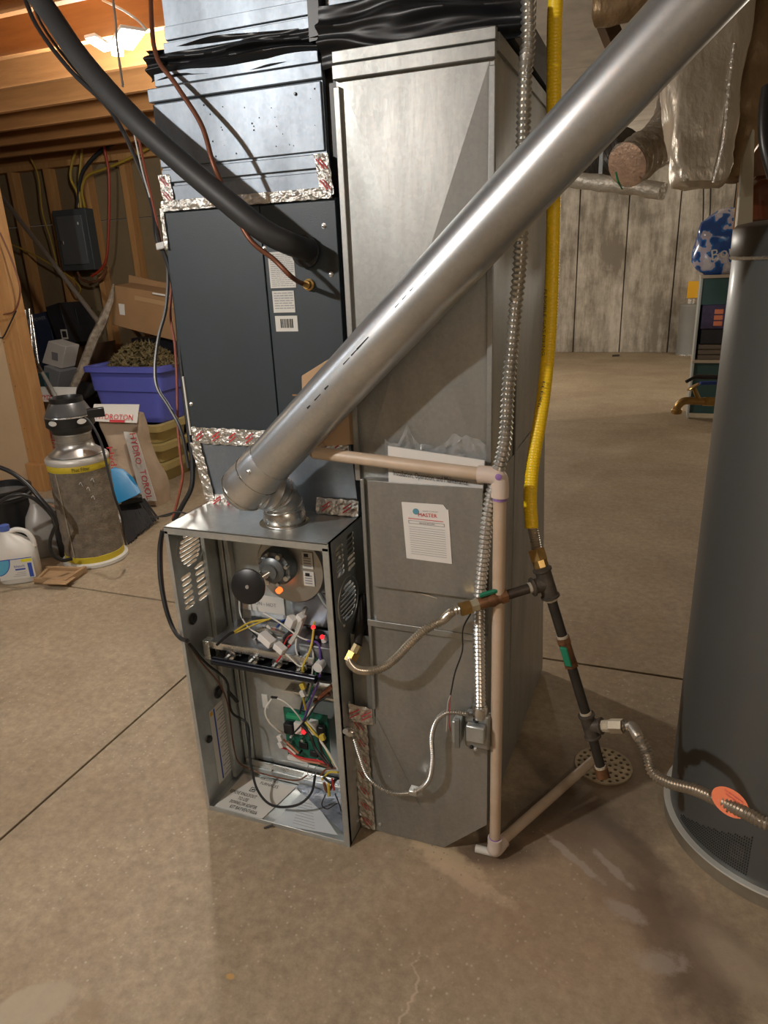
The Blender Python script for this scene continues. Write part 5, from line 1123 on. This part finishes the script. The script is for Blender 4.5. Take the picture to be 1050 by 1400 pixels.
# dustpan and broom
dpp = [at(150, 642, Y=1.9), at(163, 645, Y=1.92), (at(176, 656, Y=1.93)), at(188, 677, Y=1.9), at(160, 690, Y=1.82), at(152, 685, Y=1.82)]
DP = MB().prism(dpp, V(.01, .03, .01)).build('dustpan', BLUEP, bevel=.004); tag(DP, 'bright blue dustpan leaning between the carbon filter and pebble bag', 'dustpan')
BM = empty('broom_head', at(180, 735, Z=0), 'black push broom head with splayed bristles on the floor right of filter', 'broom')
b0, b1, b2, b3 = at(163, 690, Z=.13), at(192, 684, Z=.14), at(211, 712, Z=.02), at(172, 746, Z=.0)
b = MB(); random.seed(3)
for i in range(34):
    for j in range(3):
        t = (i+random.random())/34; s0 = b0.lerp(b1, t)+V(0, .02*j, 0); s1 = b3.lerp(b2, t)+V(random.uniform(-.012, .012), .02*j, random.uniform(0, .01)); s1.z = max(.002, s1.z); b.beam(s0, s1, .007, .004)
b.build('bristles', BLACKR, BM, kind='stuff'); MB().beam(b0+V(0, .02, .01), b1+V(0, .02, .01), .06, .035).build('bristle_block', BLACK, BM, bevel=.005)
MB().cyl(at(161, 705, Z=.08), at(165, 712, Z=.08), .012, n=10).build('handle_socket', WHITEP, BM)

# bleach jug
def jug(name, c, rot, m_, lab, s=1.0, capm=None, cat='jug'):
    R_ = empty(name, c, lab, cat, None, (0, 0, rot)); rx, ry = .095*s, .068*s
    P_ = [(0, 0, 0, rx*.9, ry*.9, 3.2, 0), (0, 0, .008*s, rx, ry, 3.2, 0), (0, 0, .15*s, rx, ry, 3.2, 0), (0, 0, .165*s, rx*.98, ry*.97, 3.2, 0), (-.004*s, 0, .2*s, rx*.86, ry*.82, 2.8, 0), (-.015*s, 0, .235*s, rx*.55, ry*.55, 2.3, 0), (-.03*s, 0, .258*s, .026*s, .026*s, 2, 0), (-.03*s, 0, .275*s, .022*s, .022*s, 2, 0)]
    MB().loft(P_, 36).build('body', m_, R_, local=True, smooth=60)
    MB().tube([V(-.01*s, 0, .262*s), V(.025*s, 0, .268*s), V(.065*s, 0, .25*s), (.085*s, 0, .21*s), (.088*s, 0, .17*s)], .0125*s, 12).build('handle', m_, R_, local=True)
    MB().lathe([(.024*s, .27*s), (.025*s, .273*s), (.024*s, .298*s), (.02*s, .3*s), (.001, .3*s)], (-.03*s, 0, 0), (0, 0, 1), 20).build('cap', capm or m_, R_, local=True)
    return R_
bj = V(-1.855, 1.09, 0); BJ = jug('bleach_jug', bj, .62, mat('white_hdpe', (.7, .68, .63), .4), 'white bleach jug with blue cap and blue label at the left edge', 1.0, mat('blue_cap', (.08, .14, .45), .4))
M3 = Matrix.Rotation(.62, 3, 'Z')
MB().box((-.082, -.0705, .03), (.082, -.0685, .14)).build('paper_label', LABEL, BJ, local=True)
MB().prism([V(-.08+.055*math.cos(i*PI/24), -.0706, .135-.075*math.sin(i*PI/24)) for i in range(0, 13)]+[V(-.08, -.0706, .135)], V(0, -.0008, 0)).build('blue_swirl', mat('sky_blue_ink', (.1, .4, .6), .5), BJ, local=True)
MB().prism([V(-.08+.06*math.cos(i*PI/24), -.0701, .138-.082*math.sin(i*PI/24)) for i in range(0, 13)]+[V(-.08, -.0701, .138)], V(0, -.0008, 0)).build('blue_rim', BLUEINK, BJ, local=True)
MB().box((.055, -.0712, .035), (.074, -.0705, .11)).build('blue_bar', BLUEINK, BJ, local=True); MB().box((.03, -.0712, .118), (.078, -.0705, .133)).build('yellow_flash', mat('lemon_ink', (.75, .68, .03), .5), BJ, local=True)
MB().box((-.005, -.0712, .077), (.042, -.0705, .085)).build('blue_bar', BLUEINK, BJ, local=True); MB().box((-.08, -.0712, .136), (.08, -.0705, .14)).build('blue_bar', BLUEINK, BJ, local=True)
text('bleach', bj+M3 @ V(-.008, -.0705, .092), M3 @ V(1, 0, 0), V(0, 0, 1), .014, BLUEINK, BJ, width=.048, lift=.001)
for i in range(3): MB().box((-.02+.01*i, -.0712, .045+.009*i), (.04, -.0705, .047+.009*i)).build('small_print', INKG, BJ, local=True)
jug('grey_jug', (-1.985, 1.42, 0), .9, GREYP, 'silver grey jug with moulded handle between the bucket and carbon filter', 1.12, GREYP)
PT = MB().lathe([(.045, 0), (.058, .14), (.06, .145), (.056, .145), (.043, .004)], (-2.04, 1.72, .12), (0, 0, 1), 24).build('plastic_pitcher', mat('cloudy_plastic', (.5, .5, .48), .25, alpha=.7)); tag(PT, 'cloudy plastic pitcher behind the grey jug, at foot of the left stud', 'pitcher')
SB2 = MB().box((-2.14, 1.63, 0), (-1.95, 1.82, .12)).build('small_box', mat('dim_pinkish_card', (.2, .12, .1), .7), bevel=.003); tag(SB2, 'small dark box under the cloudy plastic pitcher', 'box')
# bucket
kc = V(-2.27, 1.42, 0)
BK = empty('black_bucket', kc, 'black plastic bucket at the left edge behind the bleach jug', 'bucket')
MB().lathe([(.12, 0), (.145, .3), (.152, .3), (.152, .312), (.146, .314), (.149, .345), (.157, .35), (.157, .362), (.148, .364), (.142, .36), (.116, .01), (.001, .01)], kc, (0, 0, 1), 48).build('pail', BLACK, BK, smooth=40)
MB().lathe([(.152, .318), (.1535, .322), (.152, .326)], kc, (0, 0, 1), 48).build('rim_ring', mat('rim_grey', (.12, .12, .12), .3), BK)
cable('black_hose', [(-25, 632, 3.4), (10, 643, 3.4), (35, 660, 3.4), (55, 682, 3.4), (72, 702, 3.42), (78, 718, 3.45)], .011, BLACK, 'upper glossy black hose arching over the black bucket', 'hose', 10)
cable('black_hose', [(-20, 700, 3.35), (5, 683, 3.35), (25, 676, 3.35), (45, 681, 3.38), (65, 698, 3.42), (76, 715, 3.45), (72, 728, 3.48), (68, 742, 3.5), (72, 758, 3.52), (85, 766, 3.56), (98, 764, 3.6)], .0095, BLACK, 'lower black hose looping down between grey jug and carbon filter', 'hose', 10)
MB
hs_ = MB().cyl(at(82, 700, Z=.25), at(95, 758, Z=.0)+V(0, 0, .0), .05, n=16).build('dark_bottle', BLACK); tag(hs_, 'dark bottle wedged between the grey jug and carbon filter', 'bottle')
st_ = MB().beam(at(0, 655, Y=2.2), at(12, 690, Y=2.1), .02, .012).build('wooden_stick', WOOD); tag(st_, 'short wooden slat leaning on the drywall behind the bucket', 'wood')
# wood block with notch
wb = empty('wooden_block', at(80, 795, Z=0), 'flat pale wooden tray piece with a dark slot on the floor before the filter', 'wood')
bp_ = [at(47, 799, Z=0), at(92, 802, Z=0), at(120, 783, Z=0), at(66, 781, Z=0)]
MB().prism(bp_, V(0, 0, .014)).build('base_board', WOODC, wb, bevel=.002)
for i, j, hh in ((0, 1, .034), (1, 2, .038), (2, 3, .032), (3, 0, .026)):
    a_, b_ = bp_[i], bp_[j]; inn = V(0, 0, 1).cross(b_-a_).normalized()*.011; MB().prism([a_, b_, b_+inn*1.6, a_+inn*1.6], V(0, 0, hh)).build('side_strip', WOODC, wb, bevel=.0015)
MB().prism([at(58, 799, Z=.026), at(90, 800, Z=.026), at(104, 790, Z=.026), at(72, 789, Z=.026)], V(0, 0, .006)).build('top_board', WOODC, wb, bevel=.002)

# ================================================================== RIGHT SIDE: DUCTS, POST, SHELF
random.seed(9)
secs = []
for px0, px1, py, D0 in ((938, 985, 257, 2.8), (922, 990, 250, 2.8), (915, 994, 225, 2.8), (912, 998, 185, 2.8), (908, 1004, 130, 2.8), (910, 1014, 70, 2.8), (915, 1024, 10, 2.8), (922, 1034, -60, 2.8), (928, 1050, -160, 2.8)):
    a_, b_ = at(px0, py, D=D0), at(px1, py, D=D0); c_ = (a_+b_)/2; r_ = (b_-a_).length/2
    secs.append((c_.x, c_.y, (a_.z+b_.z)/2, r_*.95, r_*.9, 5, .2))
b = MB()
S2 = []
for i in range(len(secs)-1):
    for k in range(5): t = k/5; S2.append(tuple(x0*(1-t)+x1*t for x0, x1 in zip(secs[i], secs[i+1])))
S2.append(secs[-1]); b.loft(S2, 72); b.jitter(.02, 6); b.jitter(.006, 30)
BD = b.build('insulated_duct', FOILD, smooth=60); tag(BD, 'big puffy foil wrapped insulated duct hanging above the water heater', 'duct')
sm = [at(1004, 60, D=2.66), at(997, 120, D=2.66), at(990, 190, D=2.66), at(976, 250, D=2.7)]
MB().tube(sm, .008, 8).build('foil_seam', FOIL, BD)
b = MB()
S5 = []
q5 = ((985, 1012, 250), (978, 1022, 240), (980, 1030, 215), (984, 1042, 180), (990, 1058, 130), (998, 1076, 70), (1004, 1095, 0), (1010, 1110, -70), (1015, 1120, -150))
for i in range(len(q5)-1):
    for k in range(5):
        t = k/5; u0, u1, vy = [x0*(1-t)+x1*t for x0, x1 in zip(q5[i], q5[i+1])]
        a_, b_ = at(u0, vy, D=2.92), at(u1, vy, D=2.92); c_ = (a_+b_)/2; r_ = (b_-a_).length/2*(1+.05*math.sin(i*5+k*1.3)); S5.append((c_.x, c_.y, c_.z, r_, r_*1.1, 2.6, .5))
b.loft(S5, 64); b.jitter(.02, 6); b.jitter(.006, 28)
BD2 = b.build('insulated_duct', FOILB, smooth=60); tag(BD2, 'amber foil wrapped duct bulging at right of the big foil duct', 'duct')
p_ = catmull([at(857, 226, D=3.3), at(878, 212, D=3.35), at(905, 192, D=3.4), at(925, 150, D=3.45), at(930, 90, D=3.5)], 8)
b = MB(); b.ringsweep(p_, [.098+.006*math.sin(i*2.3) for i in range(len(p_))], 36); b.jitter(.008, 18)
SD = b.build('insulated_duct', mat('bright_foil', (.5, .46, .4), .3, .7, .2, 12, bump=1, bscale=40), smooth=60); tag(SD, 'smaller crinkled foil duct with open end facing left below the flue pipe', 'duct')
e0, e1 = p_[0], (p_[1]-p_[0]).normalized()
MB().lathe([(.001, -.004), (.09, -.004), (.101, 0), (.1, .008)], e0, e1, 32).build('end_cover', mat('pinkish_foil_end', (.5, .34, .24), .5, .3, .3, 20, bump=.6), SD)
p_ = [at(770, 244, D=4.2), at(820, 250, D=4.1), at(870, 256, D=4.0), at(906, 262, D=3.9)]
b = MB(); b.ringsweep(catmull(p_, 6), .045, 24); b.jitter(.008, 15); HD = b.build('insulated_duct', mat('pale_foil', (.52, .48, .4), .45, .4, .2, 15, bump=.8, bscale=40), smooth=60); tag(HD, 'thin pale foil covered duct running level across the concrete wall', 'duct')
MB().box((p_[1].x-.01, p_[1].y-.01, p_[1].z), (p_[1].x+.01, p_[1].y+.01, 2.6)).build('hanger_strap', G_DARK, HD)
b = MB().corr([at(790, 232, D=4.4), at(825, 222, D=4.3), at(845, 208, D=4.2), at(860, 190, D=4.1)], .09, .03, .12, 20); FD2 = b.build('flexible_duct', mat('dark_flex_duct', (.09, .08, .07), .4, .5, .3, 12)); tag(FD2, 'dark ribbed flexible duct just behind the smaller crinkled foil duct', 'duct')
b = MB(); b.ringsweep(catmull([at(815, 8, D=3.3), at(850, 2, D=3.25), at(895, -18, D=3.2), at(940, -45, D=3.2)], 6), .085, 28); b.jitter(.01, 14); TD = b.build('insulated_duct', FOILB, smooth=60); tag(TD, 'foil covered duct at the top edge above the flue pipe', 'duct')
for (a_, b_), (c, d), wd, lab in (((815, -5), (846, 72), .1, 'dark wooden brace beam descending behind the flue pipe at top'),):
    o = MB().beam(at(a_, b_, D=3.6), at(c, d, D=3.5), .1, .05).build('wood_brace', mat('dark_brown_wood', (.1, .06, .03), .8, 0, .3, 8), bevel=.003); tag(o, lab, 'beam')
o = MB().tube([at(842, 236, D=3.27), at(845, 248, D=3.25), at(851, 258, D=3.3)], .005, 6).build('green_wire', WG, SD)
for (a_, b_, c, d, lab) in ((962, 200, 959, 345, 'left of two thin black wires hanging by the concrete wall'), (972, 200, 968, 330, 'right of two thin black wires hanging by the concrete wall')):
    o = MB().tube([V(at(a_, 225, D=9).x, at(a_, 225, D=9).y, 2.61), at(a_, b_+40, D=9), at((a_+c)/2+1, (b_+d)/2+20, D=9), at(c, d, D=9)], .009, 6).build('black_wire', BLACKR); tag(o, lab, 'wire')
o = MB().prism([at(1029, 176, D=2.75), at(1032, 178, D=2.75), at(1029, 315, D=2.75), at(1007, 315, D=2.75), at(1016, 215, D=2.75)], FW*.02).build('white_trim_board', mat('cream_paint', (.55, .52, .42), .45), bevel=.002); tag(o, 'white painted board leaning upright behind the top of water heater', 'board')
o = MB().beam(at(1046, 90, D=3.1), at(1022, 420, D=3.1), .1, .09).build('wood_post', mat('dark_brown_post', (.13, .06, .025), .7, 0, .4, 10, stretch=(5, 5, .5))); tag(o, 'dark brown wooden post behind the white board at the right edge', 'post')
o = MB().beam(at(1035, 60, D=4.2), at(1005, 330, D=4.2), .04, .04).build('wood_strip', WOOD); tag(o, 'narrow orange wood strip seen left of the white board', 'wood')
o = MB().loft([(*at(1048, 300, D=2.9)[:], .1, .09, 2.5, 0), (*at(1050, 262, D=2.9)[:], .11, .1, 2.5, 0), (*at(1054, 240, D=2.9)[:], .06, .05, 2, 0)], 24).build('brown_glass_jug', mat('brown_glass', (.12, .03, .01), .12, spec=.8)); tag(o, 'glossy dark brown jug just above the rim of water heater', 'jug')
o = MB().tube([at(1052, 120, D=2.5), at(1048, 160, D=2.5), at(1050, 200, D=2.5), at(1060, 240, D=2.5)], .028, 14).build('black_pipe', BLACK); tag(o, 'black pipe at the right edge beside the amber foil duct', 'pipe')

# shelf unit
SH = empty('shelf_unit', (1.55, 5.75, 0), 'teal backed shelf unit with pale edges, left of the water heater', 'shelf')
MB().box((1.395, 5.6, 0), (1.41, 5.95, 1.235)).build('side_panel', mat('pale_shelf_edge', (.45, .5, .5), .5), SH)
MB().box((1.41, 5.66, 0.04), (2.3, 5.68, .50)).build('door_panel', TEAL, SH); MB().box((1.41, 5.9, .53), (2.3, 5.92, 1.22)).build('back_panel', TEAL, SH); MB().box((1.41, 5.62, 1.0), (2.3, 5.63, 1.22)).build('upper_panel', TEAL, SH)
for z in (.505, 1.22): MB().box((1.39, 5.58, z), (2.3, 5.93, z+.025)).build('shelf_board', mat('tan_shelf_board', (.5, .44, .35), .6), SH, bevel=.002)
for i, (z0_, z1_, m_, nm, lab) in enumerate(((.53, .57, GREYP, 'grey_tray', 'bottom grey tray in the pile on the teal shelf'), (.575, .615, GREYP, 'grey_tray', 'middle grey tray in the pile on the teal shelf'), (.62, .66, GREYP, 'grey_tray', 'top grey tray in the pile on the teal shelf'))):
    o = MB().box((1.43, 5.62, z0_), (1.72, 5.88, z1_)).build(nm, mat('taupe_tray', (.17, .14, .11), .6), bevel=.006); tag(o, lab, 'tray')
o = MB().box((1.44, 5.63, .665), (1.72, 5.86, .79)).build('black_box', DARKJ, bevel=.004); tag(o, 'black box on the grey trays of the teal shelf', 'box')
o = MB().box((1.43, 5.63, .795), (1.72, 5.86, 1.0)).build('printed_carton', mat('violet_carton', (.07, .05, .14), .5, 0, .5, 20), bevel=.004); tag(o, 'dark violet carton printed with orange shapes on teal shelf', 'box')
for z in (.82, .87, .92):
    MB().box((1.53, 5.625, z), (1.60, 5.631, z+.04)).build('orange_shape', mat('coral_ink', (.8, .25, .13), .6), o, bevel=.01)
def patch_mat():
    M = bpy.data.materials.new('printed_film'); M.use_nodes = True; nt = M.node_tree; b_ = nt.nodes['Principled BSDF']; tc = nt.nodes.new('ShaderNodeTexCoord'); n = nt.nodes.new('ShaderNodeTexNoise'); n.inputs['Scale'].default_value = 11; n.inputs['Detail'].default_value = 1.5; nt.links.new(tc.outputs['Object'], n.inputs['Vector'])
    cr = nt.nodes.new('ShaderNodeValToRGB'); cr.color_ramp.interpolation = 'CONSTANT'; E_ = cr.color_ramp.elements; E_[0].position = 0; E_[0].color = (.01, .07, .3, 1); E_[1].position = .47; E_[1].color = (.02, .16, .5, 1)
    for p, c in ((.53, (.5, .47, .58, 1)), (.62, (.6, .6, .66, 1)), (.7, (.7, .55, .03, 1))): e = E_.new(p); e.color = c
    nt.links.new(n.outputs['Fac'], cr.inputs[0]); nt.links.new(cr.outputs[0], b_.inputs['Base Color']); b_.inputs['Roughness'].default_value = .2; b_.inputs['Specular IOR Level'].default_value = .7; return M
bgc = at(985, 335, Y=5.72); b = MB(); S3 = []
for t, k in ((0, .55), (.05, .75), (.2, .95), (.4, 1.0), (.6, .98), (.78, .85), (.9, .62), (.98, .35), (1, .15)):
    S3.append((1.53+.03*t, 5.74, 1.247+.53*t, .23*k, .15*k, 2.8, .2*t))
S4 = []
for i in range(len(S3)-1):
    for k in range(4): t = k/4; S4.append(tuple(x0*(1-t)+x1*t for x0, x1 in zip(S3[i], S3[i+1])))
S4.append(S3[-1]); b.loft(S4, 40); b.jitter(.03, 7)
PB = b.build('paper_towel_pack', patch_mat(), smooth=50, fix=True); tag(PB, 'crinkled blue and white plastic pack on top of the teal shelf', 'package')
text('Bounty', at(972, 357, Y=5.52), V(1, 0, .25), V(-.2, 0, 1), .09, LABEL, PB, width=.34)
# canister by the back wall
kc2 = V(1.49, 10.15, 0)
CN = empty('grey_canister', kc2, 'grey cylindrical canister standing against the far concrete wall', 'canister')
MB().lathe([(.14, 0), (.15, .01), (.15, .03), (.145, .035), (.145, .68), (.15, .69), (.15, .715), (.12, .73), (.1, .735)], kc2, (0, 0, 1), 40).build('body', CANM, CN, smooth=40)
MB().lathe([(.08, .73), (.08, .8), (.085, .805)], kc2, (0, 0, 1), 30).build('neck', STEEL, CN); MB().lathe([(.152, .0), (.154, .008), (.152, .016)], kc2, (0, 0, 1), 40).build('bottom_rim', STEEL, CN)
o = MB().box((1.42, 10.05, .81), (1.66, 10.12, 1.04)).jitter(.006, 9).build('orange_box', SAFETY, bevel=.004); tag(o, 'small orange yellow box standing on the grey canister', 'box')
o = MB().obox(at(842, 486, Z=.012), V(.05, .02, 0), V(0, .03, 0), V(0, 0, .012)).jitter(.006, 30).build('floor_scrap', mat('dirt_dark', (.06, .05, .04), .9)); tag(o, 'small dark scrap lying on the floor by the far wall', 'debris')
# debris on the floor near the boot
random.seed(13); b = MB()
for i in range(60):
    a_ = random.uniform(0, 1); c = V(.6+.5*a_+random.gauss(0, .05), .02+.12*a_+random.gauss(0, .05), .001); s_ = random.uniform(.0006, .0018); b.obox(c, V(s_, s_*.3, 0), V(-s_*.4, s_, 0), V(0, 0, s_*.5))
b.build('floor_grit', mat('cement_grit', (.36, .29, .2), .9), kind='stuff', smooth=0); tag(bpy.data.objects['floor_grit'], 'scattered grit and crumbs on the floor around the duct boot', 'debris')
for (a_, b_, lab) in ((540, 809, 'tiny twig lying on the floor in front of furnace lip'),):
    o = MB().cyl(at(361, 1132, Z=.006), at(373, 1128, Z=.012), .0028, n=6).build('twig', BLACKR); tag(o, lab, 'twig')
